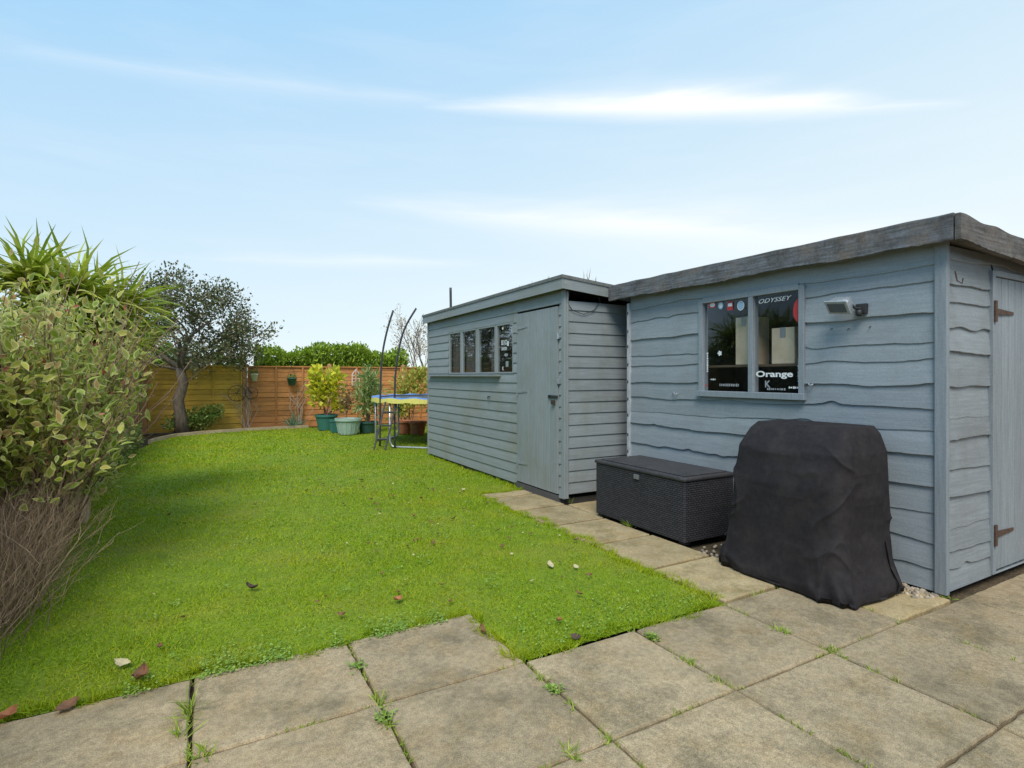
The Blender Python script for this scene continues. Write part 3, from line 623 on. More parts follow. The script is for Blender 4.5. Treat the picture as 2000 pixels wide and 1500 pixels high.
# ================================================================ fences
FY=M('fence_boards_ochre',(.66,.42,.06),(.46,.27,.045),scale=4,stretch=(1,6,14),rough=.85,bump=.5,bd=.006,island=.16,stain=((.30,.21,.05),.6,2))
FO=M('fence_boards_orange',(.62,.27,.085),(.42,.17,.055),scale=4,stretch=(1,6,14),rough=.85,bump=.5,bd=.006,island=.16,stain=((.30,.15,.06),.6,2))
FP=M('fence_post',(.55,.29,.13),(.36,.18,.08),scale=4,stretch=(10,10,1),rough=.85,bump=.4)
FL=M('fence_boards_left',(.42,.29,.15),(.30,.2,.1),scale=4,stretch=(6,1,14),rough=.85,bump=.5,island=.2)
def fence(label,axis,plane,spots,mats,face,z1=1.62):
    loc=(spots[0],plane,0) if axis=='y' else (plane,spots[0],0)
    t=thing('fence',label,'fence',loc)
    for i in range(len(spots)-1):
        a,b=spots[i]+.06,spots[i+1]-.06; m=MB()
        cladding(m,axis,plane,a,b,.16,z1-.03,.125,.010,.024*face,seed=i*7+int(abs(plane)))
        for q in (a,(a*2+b)/3,(a+2*b)/3,b-.04):
            if axis=='y': m.box(q,q+.04,plane-.050,plane-.032,.14,z1-.03)
            else: m.box(plane-.050 if face>0 else plane+.032,plane-.032 if face>0 else plane+.050,q,q+.04,.14,z1-.03)
        if axis=='y': m.box(a,b,plane-.055,plane+.03,z1-.03,z1)
        else: m.box(plane-.055,plane+.055,a,b,z1-.03,z1)
        m.build('fence_panel',mats[i%len(mats)],t)
        m=MB()
        if axis=='y': m.box(a,b,plane-.03,plane+.0,.0,.15)
        else: m.box(plane-.02,plane+.02,a,b,.0,.15)
        m.build('gravel_board',mats[i%len(mats)],t)
    for i,s in enumerate(spots):
        m=MB()
        if axis=='y': m.box(s-.05,s+.05,plane-.06,plane+.05,-.02,z1+.05); m.lathe((s,plane,z1+.05),[(.055,0),(.055,.0),(.0,.03)],4,rot=math.pi/4)
        else: m.box(plane-.05,plane+.05,s-.05,s+.05,-.02,z1+.05)
        m.build('post',FP,t)
fence('ochre and orange lapped panel fence across the far end of the lawn','y',15.6,[-1.25,.88,2.96,5.04,6.5],[FY,FO,FO,FO],1)
fence('brown panel fence running behind the shrubs on the left','x',-1.38,[-1.0,1.0,3.0,5.0,7.0,9.0,11.0,13.0,15.5],[FL],-1)
fence('brown panel fence running behind the two sheds','x',6.6,[-1.0,1.2,3.4,5.6,7.8,10.0,12.2,14.0,15.5],[FO],1)
EDG=M('edging_timber',(.55,.43,.27),(.36,.28,.18),scale=5,rough=.85)
E=[(-.98,13.2),(-.90,13.6),(-.57,14.37),(0,14.78),(.9,15.08),(2.35,15.23)]
m=MB()
for a,b in zip(E[:-1],E[1:]):
    a=Vector((*a,.03)); b=Vector((*b,.03)); d=(b-a); ang=math.atan2(d.y,d.x); m.obox((a+b)/2,(d.length+.01,.05,.09),Matrix.Rotation(ang,3,'Z'))
tag(m.build('lawn_edging',EDG,None,loc=(-.8,13.5,0)),'pale timber edging curving along the far end of the lawn','edging')

# ================================================================ plants
BARK=M('bark',(.17,.135,.10),(.07,.055,.042),scale=6,stretch=(3,3,1),rough=.95,bump=1,bd=.02)
def grow(mb,p,d,r,L,depth,tips,spread=.6,up=.1,kids=3,rmin=.004,sides=6):
    n=4; pts=[p.copy()]; rs=[r]; q=p.copy(); dd=d.copy()
    for i in range(n):
        dd=(dd+Vector((random.gauss(0,.16),random.gauss(0,.16),random.gauss(0,.12)+up*.3))).normalized(); q=q+dd*L/n; pts.append(q.copy()); rs.append(max(r*(1-.4*(i+1)/n),rmin))
        if depth<=1: tips.append((q.copy(),dd.copy()))
    mb.tube(pts,rs,sides if r>.02 else 4,cap=False)
    if depth<=0: return
    for k in range(kids):
        a=dd.orthogonal().normalized(); a.rotate(Matrix.Rotation(random.uniform(0,6.28),3,dd)); nd=(dd+a*spread*random.uniform(.5,1.5)+Vector((0,0,up))).normalized()
        s=pts[-1] if k<2 else pts[random.choice((2,3))]
        grow(mb,s,nd,rs[-1]*.78,L*random.uniform(.6,.9),depth-1,tips,spread,up,kids,rmin,sides)
def leaves_at(name,mat,parent,tips,per,size,jit,tv=DIA,tf=DIAT,te=None,aspect=1,up=.3):
    P=np.array([t[0][:] for t in tips]); D=np.array([t[1][:] for t in tips]); P=np.repeat(P,per,0); D=np.repeat(D,per,0); n=len(P)
    P=P+rng.normal(size=(n,3))*jit; D=nrm(D*.5+rng.normal(size=(n,3))*.7+np.array([0,0,up])); S=size*(.6+.8*rng.random(n))
    V,T,e=scatter(tv,tf,P,frames(D,.7),np.stack([S*aspect,S,S],1),te); return npmesh(name,V,T,mat,parent,edge=e)
tb=Vector((-.5,14.9,0)); tr=thing('tree','wide dark leafy tree with a gnarled leaning trunk in front of the far fence','tree',tuple(tb))
m=MB(); tips=[]
m.tube([tb+Vector((.02,0,0)),tb+Vector((0,0,.4)),tb+Vector((-.05,0,.8)),tb+Vector((.06,-.02,1.2)),tb+Vector((-.02,0,1.55))],[.16,.125,.12,.105,.10],8)
random.seed(21)
for (dx,dy,dz,L,r) in ((1,-.1,.55,.80,.055),(-.85,.1,.8,.85,.06),(.35,-.3,1.1,.80,.06),(-.3,.25,1.2,.80,.055),(.55,.5,.8,.80,.05),(-.7,-.6,.6,.8,.045),(.9,-.5,.2,.6,.04),(-1,.0,.35,.7,.04)):
    grow(m,tb+Vector((0,0,1.5)),Vector((dx,dy,dz)).normalized(),r,L,3,tips,spread=.75,up=.04,kids=3,rmin=.006)
m.build('trunk',BARK,tr,smooth=True)
tips=[t for t in tips if t[0].z>1.45]
TL=leafmat('tree_leaf_dark',[(.055,.075,.025),(.085,.11,.035),(.12,.145,.05),(.17,.18,.075),(.22,.15,.08),(.10,.13,.04)],.25)
tp=tips if len(tips)<2600 else random.sample(tips,2600)
leaves_at('crown',TL,tr,tp,8,.070,.11)
BL=[]
for (px,py,rr) in ((385,600,.9),(300,570,.75),(340,545,.6),(430,575,.65),(470,640,.55),(400,670,.6),(290,650,.7),(250,600,.6),(495,680,.35),(350,700,.4)):
    c_=at(px,py,12.9); BL.append((tuple(c_),(rr*.8,rr,rr*.66)))
cloud('crown',TL,tr,6000,BL,.068,shell=.25,up=.2)
def hedge(name,label,cat,x0,x1,y0,y1,z1,n,mat,size,seed):
    t=thing(name,label,cat,((x0+x1)/2,(y0+y1)/2,0))
    def top(x): return z1+.11*np.sin(x*2.0+seed)+.06*np.sin(x*5.1)+.04*np.sin(x*11+seed)
    m=MB(); K=30
    vs=[]
    for i in range(K+1):
        x=x0+(x1-x0)*i/K; h=float(top(np.array(x)))-.12; vs+=[(x,y0+.15,0),(x,y0+.15,h),(x,y1-.1,h),(x,y1-.1,0)]
    m.add(vs,[(i*4+k,i*4+k+1,i*4+k+5,i*4+k+4) for i in range(K) for k in range(3)]); m.build('stems',M('hedge_inner',(.06,.11,.015),(.025,.045,.008),scale=9),t)  # this 'stems' mesh is an added solid dark core that keeps the hedge opaque
    x=rng.uniform(x0,x1,n); f=rng.random(n); h=top(x)
    y=np.where(f<.55,y0+rng.normal(size=n)*.06+.08*np.sin(x*4),rng.uniform(y0,y1,n)); z=np.where(f<.55,h-rng.random(n)*h*.4,h+rng.normal(size=n)*.05+.06*np.sin(y*6+x*3))
    D=rng.normal(size=(n,3))*.6; D[:,2]+=.9; D[:,1]-=.3
    V,T,_=scatter(DIA,DIAT,np.stack([x,y,z],1),frames(D,.3),size*(.5+rng.random(n))); npmesh('foliage',V,T,mat,t)
HG=leafmat('hedge_green',[(.16,.27,.02),(.26,.38,.03),(.37,.47,.045),(.12,.20,.015)],.3)
HD=leafmat('hedge_dark',[(.07,.11,.02),(.11,.17,.03),(.16,.22,.04)],.25)
hedge('hedge','bright green clipped hedge rising above the far fence','hedge',1.2,5.4,16.2,17.4,2.05,8000,HG,.09,1)
hedge('hedge','dull green low hedge beyond the fence, left of the bright one','hedge',-4.5,1.0,17.2,18.2,1.86,5000,HD,.10,4)
PALE=M('pale_twig',(.42,.34,.25),(.28,.22,.17),scale=6)
PLF=leafmat('pale_leaf',[(.50,.40,.25),(.58,.48,.33),(.40,.34,.22)],.3)
for (px,py,D,hh,label,sd) in ((800,735,26,3.3,'pale leafless tree beyond the fence, behind the trampoline',3),(835,735,20,2.9,'twiggy winter tree rising above the far corner of the grey shed',9)):
    b=at(px,735,D); b.z=0; random.seed(sd); t=thing('bare_tree',label,'tree',tuple(b)); m=MB(); tips=[]
    grow(m,b,Vector((0,0,1)),.09,hh*.42,4,tips,spread=.55,up=.25,kids=3,rmin=.007,sides=5); m.build('trunk',PALE if sd==3 else BARK,t)
    if sd==3: leaves_at('crown',PLF,t,tips,2,.10,.12)
random.seed(11)
# -- variegated shrub
VG=leafmat('variegated_leaf',[(.16,.22,.02),(.22,.30,.03),(.31,.39,.04),(.19,.26,.025),(.42,.43,.06),(.50,.46,.09),(.44,.28,.12),(.26,.33,.045)],.38,.4,edge=(.66,.64,.27))
STEM=M('red_brown_stem',(.26,.15,.10),(.15,.09,.06),scale=20)
sh=thing('shrub','large loose shrub with cream-edged green leaves at the left edge of the lawn','shrub',(-1.0,5.0,0))
def lim(p):
    return p.x < -.28-.05*p.y+.28*noise.noise(Vector((p.y*2.2,p.z*2.2,0)))+.14*noise.noise(Vector((p.y*6,p.z*6,0)))-max(0,p.z-1.7)*.4-max(0,.5-p.z)*.5
m=MB(); tips=[]
for k in range(36):
    b=Vector((-1.08+random.uniform(-.12,.14),5.1+random.uniform(-.9,1.2),0)); d=Vector((random.uniform(-.12,.32),random.uniform(-.3,.3),1)).normalized()
    grow(m,b,d,.012,random.uniform(.6,.95),2,tips,spread=.45,up=.3,kids=3,rmin=.003,sides=5)
m.build('stem',STEM,sh)
tt=[t for t in tips if t[0].z>.3 and t[0].x>-1.5 and t[0].z<2.05 and lim(t[0])]
leaves_at('foliage',VG,sh,tt,4,.076,.065,LEAF,LEAFT,LEAFE,up=.1)
blobs=[((-1.0,4.7,1.45),(.36,.5,.42)),((-.95,5.4,1.15),(.4,.55,.5)),((-1.05,4.4,1.15),(.28,.35,.4)),((-.95,6.1,.95),(.38,.6,.5)),((-1.0,5.0,.85),(.34,.5,.3)),((-.9,5.9,.6),(.3,.5,.3)),((-.95,6.6,.5),(.25,.6,.35)),((-1.0,7.4,.45),(.2,.6,.35))]
p,dd=blobpts(3900,blobs,.3)
k=np.array([lim(Vector(q)) and q[2]>.12 and noise.noise(Vector(q)*3.6)>-.08 for q in p]); p=p[k];dd=dd[k]; n=len(p)
dd=nrm(dd*.6+rng.normal(size=(n,3))*.7+np.array([0,0,.1])); S=.078*(.5+.85*rng.random(n)); V,T,e=scatter(LEAF,LEAFT,p,frames(dd,.8),S,LEAFE); npmesh('foliage',V,T,VG,sh,edge=e)
RT=leafmat('red_tip',[(.36,.07,.05),(.54,.22,.13)],.3)
pp=[t for t in tt if t[0].z>.9]; o=leaves_at('leaf_tip',RT,sh,random.sample(pp,min(260,len(pp))),1,.06,.08,aspect=.6); o['kind']='stuff'
PG=leafmat('palm_leaf',[(.22,.29,.02),(.33,.41,.03),(.43,.49,.05),(.56,.54,.12)],.38,.4)
pm=thing('spiky_palm','spiky palm with sword-shaped green leaves rising behind the cream-edged shrub','palm',(-1.0,6.3,0))
heads=[(tuple(at(150,590,5.3)),.64),(tuple(at(55,560,5.0)),.52),(tuple(at(228,615,5.7)),.62),(tuple(at(205,680,5.5)),.54),(tuple(at(110,640,5.1)),.5),(tuple(at(245,670,6.1)),.50)]
m=MB()
for (hx,hy,hz),_ in heads[:3]: m.tube([(-1.05,6.3+(hy-6.3)*.3,0),(-1.05,6.3+(hy-6.3)*.6,.9),(hx,hy,hz)],[.10,.075,.06],8)
m.build('trunk',M('palm_fibre',(.44,.33,.2),(.26,.18,.11),scale=10,stretch=(3,3,1),bump=1,bd=.02),pm)
Vs=[];Ts=[];o_=0
for (hx,hy,hz),L in heads:
    n=210; d=rng.normal(size=(n,3)); d[:,2]=rng.uniform(-.25,1.3,n); d=nrm(d); S=np.stack([.022+.020*rng.random(n),L*(.65+.5*rng.random(n)),np.full(n,L)],1)
    V,T,_=scatter(ARCH,LONGT,np.tile([hx,hy,hz],(n,1))+d*.05,frames(d,1.6),S); Vs.append(V);Ts.append(T+o_);o_+=len(V)
npmesh('fronds',np.concatenate(Vs),np.concatenate(Ts),PG,pm)
DRY=leafmat('dry_frond',[(.50,.38,.22),(.60,.48,.30),(.40,.30,.17)],.2,.8)
n=260; d=rng.normal(size=(n,3))*.12; d[:,2]=-1; P=np.tile([-1.0,7.2,1.55],(n,1))+rng.normal(size=(n,3))*np.array([.07,.45,.25]); V,T,_=scatter(LONG,LONGT,P,frames(d,.2),np.stack([np.full(n,.03),.3+.5*rng.random(n),np.full(n,.3)],1)); npmesh('dry_fronds',V,T,DRY,pm)
SG=leafmat('border_leaf',[(.11,.17,.03),(.18,.25,.05),(.27,.34,.08)],.3)
s2=thing('shrub','low dark green shrub further along the left border','shrub',(-1.0,8.6,0)); cloud('foliage',SG,s2,2400,[((-1.12,8.2,.36),(.20,.9,.36)),((-1.15,9.8,.32),(.18,1.0,.32)),((-1.14,8.9,.65),(.18,.6,.35)),((-1.15,11.5,.28),(.18,1.0,.28))],.07)
m=MB()
for k in range(12): m.tube([(-1.08,8.2+k*.12,0),(-1.08,8.2+k*.12,.4),(-1.08,8.1+k*.14,.75)],.008,4)
m.build('stem',STEM,s2)
# -- twiggy bush
TW=M('grey_twig',(.36,.25,.165),(.22,.155,.105),scale=30,rough=.9,bump=0,island=.4)
tw=thing('twiggy_bush','leafless grey-brown bush of fine twigs at the near left corner','bush',(-1.0,4.05,0))
m=MB(); random.seed(5)
for k in range(520):
    b=Vector((-1.03+random.gauss(0,.10),4.05+random.gauss(0,.38),0)); h=random.uniform(.32,.72)
    d=Vector((random.gauss(.12,.32),random.gauss(0,.38),1)).normalized(); e=b+d*h; c=b.lerp(e,.5)+Vector((random.gauss(0,.035),random.gauss(0,.035),.0))
    m.tube([b,c,e],[.0024,.0018,.0011],3,cap=False)
    for j in range(7):
        q=c.lerp(e,random.uniform(-.5,1)); dd_=(d+Vector((random.gauss(0,.6),random.gauss(0,.6),random.gauss(0,.25)))).normalized(); L_=random.uniform(.06,.22)
        q2=q+dd_*L_*.5; m.tube([q,q2,q2+(dd_+Vector((random.gauss(0,.4),random.gauss(0,.4),.2))).normalized()*L_*.5],[.0013,.0010,.0005],3,cap=False)
m.build('twigs',TW,tw)
def smallplant(name,label,cat,c,n,blobs,mat,size,tv=DIA,tf=DIAT,aspect=1,stems=8,group=None,up=.3):
    t=thing(name,label,cat,c,group); m=MB(); cx,cy,cz=c
    for k in range(stems):
        b=random.choice(blobs)[0]; m.tube([(cx+random.gauss(0,.04),cy+random.gauss(0,.04),cz),((cx+b[0])/2,(cy+b[1])/2,(cz+b[2])/2),(b[0]+random.gauss(0,.05),b[1]+random.gauss(0,.05),b[2]+.05)],.008,4)
    m.build('stem',STEM,t); cloud('foliage',mat,t,n,blobs,size,tv,tf,up=up,aspect=aspect,shell=.2); return t
q=gnd(385,846); MG=leafmat('mid_green',[(.12,.20,.04),(.19,.29,.06),(.28,.37,.11)],.3)
smallplant('shrub','small spreading green shrub beside the gnarled tree trunk','shrub',(q.x,q.y+.3,0),1500,[((q.x,q.y+.2,.3),(.5,.3,.3)),((q.x+.35,q.y+.2,.5),(.3,.2,.2)),((q.x-.4,q.y,.25),(.3,.3,.25))],MG,.075)
def spikes(name,label,cat,c,n,L,mat,w=.02,spread=.7):
    d=rng.normal(size=(n,3))*spread; d[:,2]=1; S=np.stack([np.full(n,w),L*(.5+.7*rng.random(n)),np.full(n,L)],1)
    V,T,_=scatter(LONG,LONGT,np.tile(c,(n,1))+rng.normal(size=(n,3))*np.array([.03,.03,0]),frames(d,1.2),S); return tag(npmesh(name,V,T,mat,None,loc=c),label,cat)
q=gnd(576,838); spikes('spiky_plant','small pale spiky plant at the foot of the orange fence','plant',(q.x,15.35,0),70,.45,leafmat('blue_green_blade',[(.2,.3,.18),(.3,.4,.25)],.3),.025)
for px,lab in ((482,'bare climbing stems on the fence post right of the tree'),(585,'dry brown stems leaning on the orange fence panel')):
    p0=ony(px,830,15.45); m=MB()
    for k in range(9):
        m.tube([(p0.x+random.gauss(0,.05),15.42,0),(p0.x+random.gauss(0,.15),15.45,.5),(p0.x+random.gauss(0,.25),15.5,random.uniform(.7,1.25))],.009,4)
    tag(m.build('climber_stems',PALE,None,loc=(p0.x,15.45,0)),lab,'plant')
TEAL=plain('teal_plastic',(.045,.18,.15),.45); SAGE=plain('sage_plastic',(.38,.50,.42),.5); DKG=plain('dark_green_plastic',(.03,.09,.075),.45); TERRA=M('terracotta',(.5,.18,.08),(.35,.12,.06),scale=12)
def pot(label,c,r,h,mat,square=0,ribs=False,name='plant_pot'):
    t=thing(name,label,'plant pot',(c[0],c[1],0.0)); m=MB()
    m.lathe((c[0],c[1],0.02),[(0,0),(r*.72,0),(r*.94,h*.82),(r*1.0,h*.82),(r*1.04,h*.86),(r*1.04,h),(r*.93,h),(r*.9,h*.88)],28,square); m.build('body',mat,t,smooth=False)
    m=MB(); m.lathe((c[0],c[1],.02),[(r*.905,h*.89),(r*.4,h*.93),(0,h*.92)],20,square); m.build('compost',SOIL,t)
    if ribs:
        for k in range(16):
            m=MB(); th=k*math.pi/8; m.tube([(c[0]+math.cos(th)*r*.75,c[1]+math.sin(th)*r*.75,.05),(c[0]+math.cos(th)*r*.93,c[1]+math.sin(th)*r*.93,.02+h*.78)],.012,4); m.build('rib',mat,t)
    return t
p1=gnd(639,841); p2=gnd(680,849); p3=gnd(716,847); p4=gnd(653,846)
pot('round teal plant pot holding the yellow-green shrub',(p1.x,p1.y+.1),.27,.38,TEAL)
pot('pale sage ribbed plant pot, front of the pot group by the lawn',(p2.x,p2.y),.29,.36,SAGE,ribs=True)
pot('wide dark green plant pot holding the bamboo',(p3.x+.05,p3.y+.1),.24,.26,DKG)
pot('small square teal planter squeezed between the round pots',(p4.x,p4.y),.11,.30,TEAL,square=1)
YG=leafmat('yellow_green_leaf',[(.56,.56,.03),(.76,.70,.05),(.42,.50,.03),(.82,.76,.12)],.35)
c=(p1.x,p1.y+.1,.36); smallplant('potted_shrub','tall yellow-green shrub growing in the round teal pot','shrub',c,700,[((c[0]-.15,c[1],.95),(.32,.25,.45)),((c[0]+.18,c[1],1.2),(.22,.22,.45)),((c[0]-.25,c[1],1.35),(.18,.2,.25)),((c[0]+.28,c[1],.65),(.2,.2,.2))],YG,.14,tv=LEAF,tf=LEAFT,stems=14,aspect=1.3,up=.8)
BG=leafmat('bamboo_leaf',[(.2,.3,.07),(.34,.42,.13),(.5,.54,.26)],.35)
c=(p3.x+.05,p3.y+.1,.26); smallplant('bamboo','upright bamboo with narrow striped leaves in the dark green pot','bamboo',c,750,[((c[0]-.05,c[1],.75),(.3,.25,.42)),((c[0]+.02,c[1],1.25),(.22,.2,.35)),((c[0]+.1,c[1],.9),(.3,.2,.5))],BG,.19,aspect=.32,stems=16,up=.5)
c=(p2.x+.15,p2.y+.35,0.0); smallplant('shrub','sparse dry reddish shrub behind the sage pot','shrub',(c[0],c[1]+.5,0),260,[((c[0],c[1]+.5,.8),(.25,.25,.45))],leafmat('dry_leaf',[(.40,.2,.1),(.35,.32,.12)],.3),.08,stems=14)
q=at(800,735,14.3); YS=leafmat('yellow_shrub',[(.40,.38,.05),(.54,.50,.10),(.28,.34,.05)],.3)
smallplant('shrub','loose yellow-green shrub behind the trampoline','shrub',(q.x,q.y,0),1300,[((q.x,q.y,1.0),(.55,.4,.6)),((q.x+.3,q.y,1.4),(.35,.3,.25)),((q.x-.3,q.y,.6),(.4,.4,.4))],YS,.10,stems=12)
q=at(838,735,13.6)
smallplant('shrub','dull green bush between the trampoline and the grey shed','shrub',(q.x+.5,q.y,0),1200,[((q.x+.5,q.y,.9),(.6,.5,.8))],MG,.10,stems=10)
for px,py,r,lab in ((790,848,.20,'terracotta pot under the left side of the trampoline'),(816,850,.2,'terracotta pot under the trampoline beside the grey shed')):
    q=gnd(px,py); pot(lab,(q.x,q.y),r,.30,TERRA)
def hang(px,py,mat,w,label):
    q=ony(px,py,15.44); t=thing('hanging_pot',label,'hanging pot',tuple(q)); m=MB(); h=.17
    m.lathe((q.x,q.y,q.z-h/2),[(0,0),(w*.65,0),(w,h),(w*1.1,h),(w*1.1,h+.02),(w*.9,h+.02)],16); m.build('body',mat,t,smooth=True)
    m=MB(); m.tube([(q.x-w,q.y,q.z+.09),(q.x,15.5,q.z+.42),(q.x+w,q.y,q.z+.09)],.006,4); m.tube([(q.x,15.5,q.z+.42),(q.x,15.56,q.z+.45)],.008,4); m.build('hanger',IRON,t)
    cloud('foliage',MG,t,60,[((q.x,q.y,q.z+.12),(w,w*.8,.05))],.06)
hang(497,738,WHITE,.09,'white pot hanging on the fence near the tree'); hang(570,746,TEAL,.12,'teal pot hanging in the middle of the orange fence'); hang(728,738,GREYV,.10,'pale grey pot hanging on the fence above the bamboo')
q=ony(695,738,15.5); m=MB(); m.tube([(q.x-.1,15.5,q.z-.22),(q.x-.1,15.5,q.z+.1),(q.x,15.5,q.z+.24),(q.x+.1,15.5,q.z+.1),(q.x+.1,15.5,q.z-.22)],.011,5)
for k in range(4): m.tube([(q.x-.1,15.5,q.z-.2+k*.09),(q.x+.1,15.5,q.z-.2+k*.09)],.007,4)
m.tube([(q.x,15.5,q.z-.22),(q.x,15.5,q.z+.22)],.007,4); tag(m.build('wall_trellis',WHITE,None,loc=tuple(q)),'small white arched trellis ornament on the orange fence','ornament')
q=ony(467,768,15.45); m=MB()
for cxx,rr in ((0,.20),(.33,.15)):
    pts=[(q.x-.05+cxx+math.cos(a*math.pi/10)*rr,15.45,q.z+math.sin(a*math.pi/10)*rr) for a in range(21)]; m.tube(pts,.008,4,cap=False)
    for a in range(5): m.tube([(q.x-.05+cxx+math.cos(a*math.pi/5)*rr,15.45,q.z+math.sin(a*math.pi/5)*rr),(q.x-.05+cxx-math.cos(a*math.pi/5)*rr,15.45,q.z-math.sin(a*math.pi/5)*rr)],.004,3)
m.tube([(q.x-.05,15.45,q.z),(q.x+.1,15.45,q.z+.25),(q.x+.28,15.45,q.z)],.009,4)
tag(m.build('wheel_ornament',IRON,None,loc=tuple(q)),'thin dark metal wheel ornament on the ochre fence beside the tree','ornament')

# ================================================================ trampoline
TC=Vector((4.15,10.73,0)); TR=1.22; TH=.92
BLUE=plain('blue_pad',(.12,.22,.50),.5); YEL=plain('yellow_pad',(.82,.72,.18),.55)
tp_=thing('trampoline','round trampoline with a blue and yellow pad beyond the grey shed','trampoline',tuple(TC))
ring=lambda r,z,n=48:[TC+Vector((math.cos(2*math.pi*k/n)*r,math.sin(2*math.pi*k/n)*r,z)) for k in range(n+1)]
m=MB(); m.tube(ring(TR,TH),.022,8,cap=False); m.build('frame',STEEL,tp_,smooth=True)
m=MB(); m.add(ring(TR-.06,TH+.005)[:-1],[tuple(range(48))]); m.build('jumping_mat',BLACKV,tp_)
m=MB(); n=96; vs=[]
for k in range(n):
    a=2*math.pi*k/n; w=.012*math.sin(a*16)
    for r,z in ((TR-.08,TH+.02),(TR-.02,TH+.035+w),(TR+.045,TH+.025+w),(TR+.055,TH+.010+w)): vs.append(TC+Vector((math.cos(a)*r,math.sin(a)*r,z)))
m.add(vs,[(k*4+j,k*4+j+1,((k+1)%n)*4+j+1,((k+1)%n)*4+j) for k in range(n) for j in range(3)]); pd=m.build('safety_pad',BLUE,tp_,smooth=True)
m=MB(); vs=[]
for k in range(n):
    a=2*math.pi*k/n; w=.012*math.sin(a*16)
    for r,z in ((TR+.057,TH+.011+w),(TR+.06,TH-.06-.02*abs(math.sin(a*8)))): vs.append(TC+Vector((math.cos(a)*r,math.sin(a)*r,z)))
m.add(vs,[(k*2,k*2+1,((k+1)%n)*2+1,((k+1)%n)*2) for k in range(n)]); sk=m.build('pad_skirt',YEL,pd)
for a0 in (205,270,25,110):
    a,b=math.radians(a0),math.radians(a0+42)
    A=TC+Vector((math.cos(a)*TR,math.sin(a)*TR,0)); B=TC+Vector((math.cos(b)*TR,math.sin(b)*TR,0)); U=Vector((0,0,1))
    m=MB(); m.tube([A+U*TH,A+U*.12,A.lerp(B,.06)+U*.03,A.lerp(B,.14)+U*.02,A.lerp(B,.86)+U*.02,A.lerp(B,.94)+U*.03,B+U*.12,B+U*TH],.02,8); m.build('leg',STEEL,tp_,smooth=True)
POLE=plain('dark_pole',(.05,.05,.055),.6)
def smooth_path(P,n=5):
    out=[]
    for i in range(len(P)-1):
        p0=P[max(i-1,0)];p1=P[i];p2=P[i+1];p3=P[min(i+2,len(P)-1)]
        for k in range(n):
            t=k/n; out.append(.5*((2*p1)+(p2-p0)*t+(2*p0-5*p1+4*p2-p3)*t*t+(3*p1-p0-3*p2+p3)*t**3))
    return out+[P[-1]]
for path in ([(742,862,10.5),(743,765,10.5),(746,700,10.5),(755,650,10.5),(768,606,10.5)],[(771,860,10.3),(771,762,10.3),(776,700,10.3),(789,645,10.3),(813,602,10.3)],[(884,850,11.5),(884,700,11.5),(881,620,11.5),(880,562,11.5)]):
    P_=[at(*q) for q in path]; P_[0].z=.02; m=MB(); m.tube(smooth_path(P_),.019 if path[0][0]<800 else .028,8)
    m.build('net_pole',POLE,tp_,smooth=True)
ld=thing('ladder','small dark step ladder leaning against the trampoline','ladder',tuple(gnd(740,868)))
A,B=at(730,867,10.0),at(752,869,10.0); C_,D_=at(753,785,10.35),at(775,785,10.35); A.z=B.z=.01
for a,b in ((A,C_),(B,D_)): m=MB(); m.tube([a,b],.016,6); m.build('rail',POLE,ld)
for k in range(3): m=MB(); t=.22+k*.28; m.tube([A.lerp(C_,t),B.lerp(D_,t)],.018,6); m.build('rung',POLE,ld)

# ================================================================ weeds, fallen leaves
WEED=leafmat('weed_blade',[(.18,.30,.02),(.32,.44,.05),(.48,.52,.1)],.35)
wl=[(372,1395,.12,30,'tallest grass tuft growing in the leftmost paving joint'),(352,1440,.10,22,'leaning grass tuft just below the tallest one in the leftmost joint'),
(1050,1330,.045,20,'small grass tuft in the joint left of the middle slab'),(1085,1355,.045,20,'grass tuft at the corner joint of the central slabs'),(1115,1385,.045,18,'grass tuft halfway down the central joint'),
(1345,1300,.045,26,'grass tuft in the joint right of the middle slab'),(1400,1335,.035,20,'short grass tuft near the meeting of four slabs'),(740,1375,.055,28,'weedy grass at the meeting of the two left slabs'),(755,1425,.07,28,'bushy grass in the lower left joint'),
(1115,1482,.06,30,'grass tuft at the bottom edge of the photo'),(1230,1030,.10,40,'dry grass tuft at the foot of the black storage box'),(1110,982,.06,34,'grass tuft at the corner of the grey shed door'),(1525,1238,.05,40,'flat grass tuft in the joint in front of the covered barbecue'),(1375,1052,.08,36,'grass tuft between storage box and covered barbecue'),(1625,1275,.035,20,'tiny tuft at a slab corner right of centre'),(1270,1250,.05,40,'grass tuft reaching over the slab edge beside the lawn'),(1850,1170,.03,18,'tiny weed at the front corner of the near shed'),(395,1480,.06,26,'grass tuft at the bottom of the leftmost joint'),(1185,1455,.04,18,'small weed in the joint near the bottom centre')]
for px,py,L,n,lab in wl:
    q=gnd(px,py)
    d=rng.normal(size=(n,3))*.65; d[:,2]=.8; P=np.tile([q.x,q.y,.004],(n,1))+rng.normal(size=(n,3))*np.array([.010,.022,0]); S=np.stack([np.full(n,.0045),L*(.5+.8*rng.random(n)),np.full(n,L)],1)
    V,T,_=scatter(LONG,LONGT,P,frames(d,1),S); tag(npmesh('weed_tuft',V,T,WEED,None,loc=(q.x,q.y,.004)),lab,'weed','weeds growing in the paving joints')
P=[]
for X in XL[7:13]:
    n=320; yy=rng.uniform(.9,2.25 if X>1.2 else 2.8,n); k=np.sin(yy*9+X*5)+np.sin(yy*23+X)>.2; yy=yy[k]; P.append(np.stack([X+rng.normal(size=len(yy))*.005,yy,np.full(len(yy),.0)],1))
for Y in (1.59,2.23):
    n=520; xx=rng.uniform(-.5,3.3,n); k=np.sin(xx*7+Y*5)+np.sin(xx*19+Y)>.4; xx=xx[k]; P.append(np.stack([xx,Y+rng.normal(size=len(xx))*.005,np.full(len(xx),.0)],1))
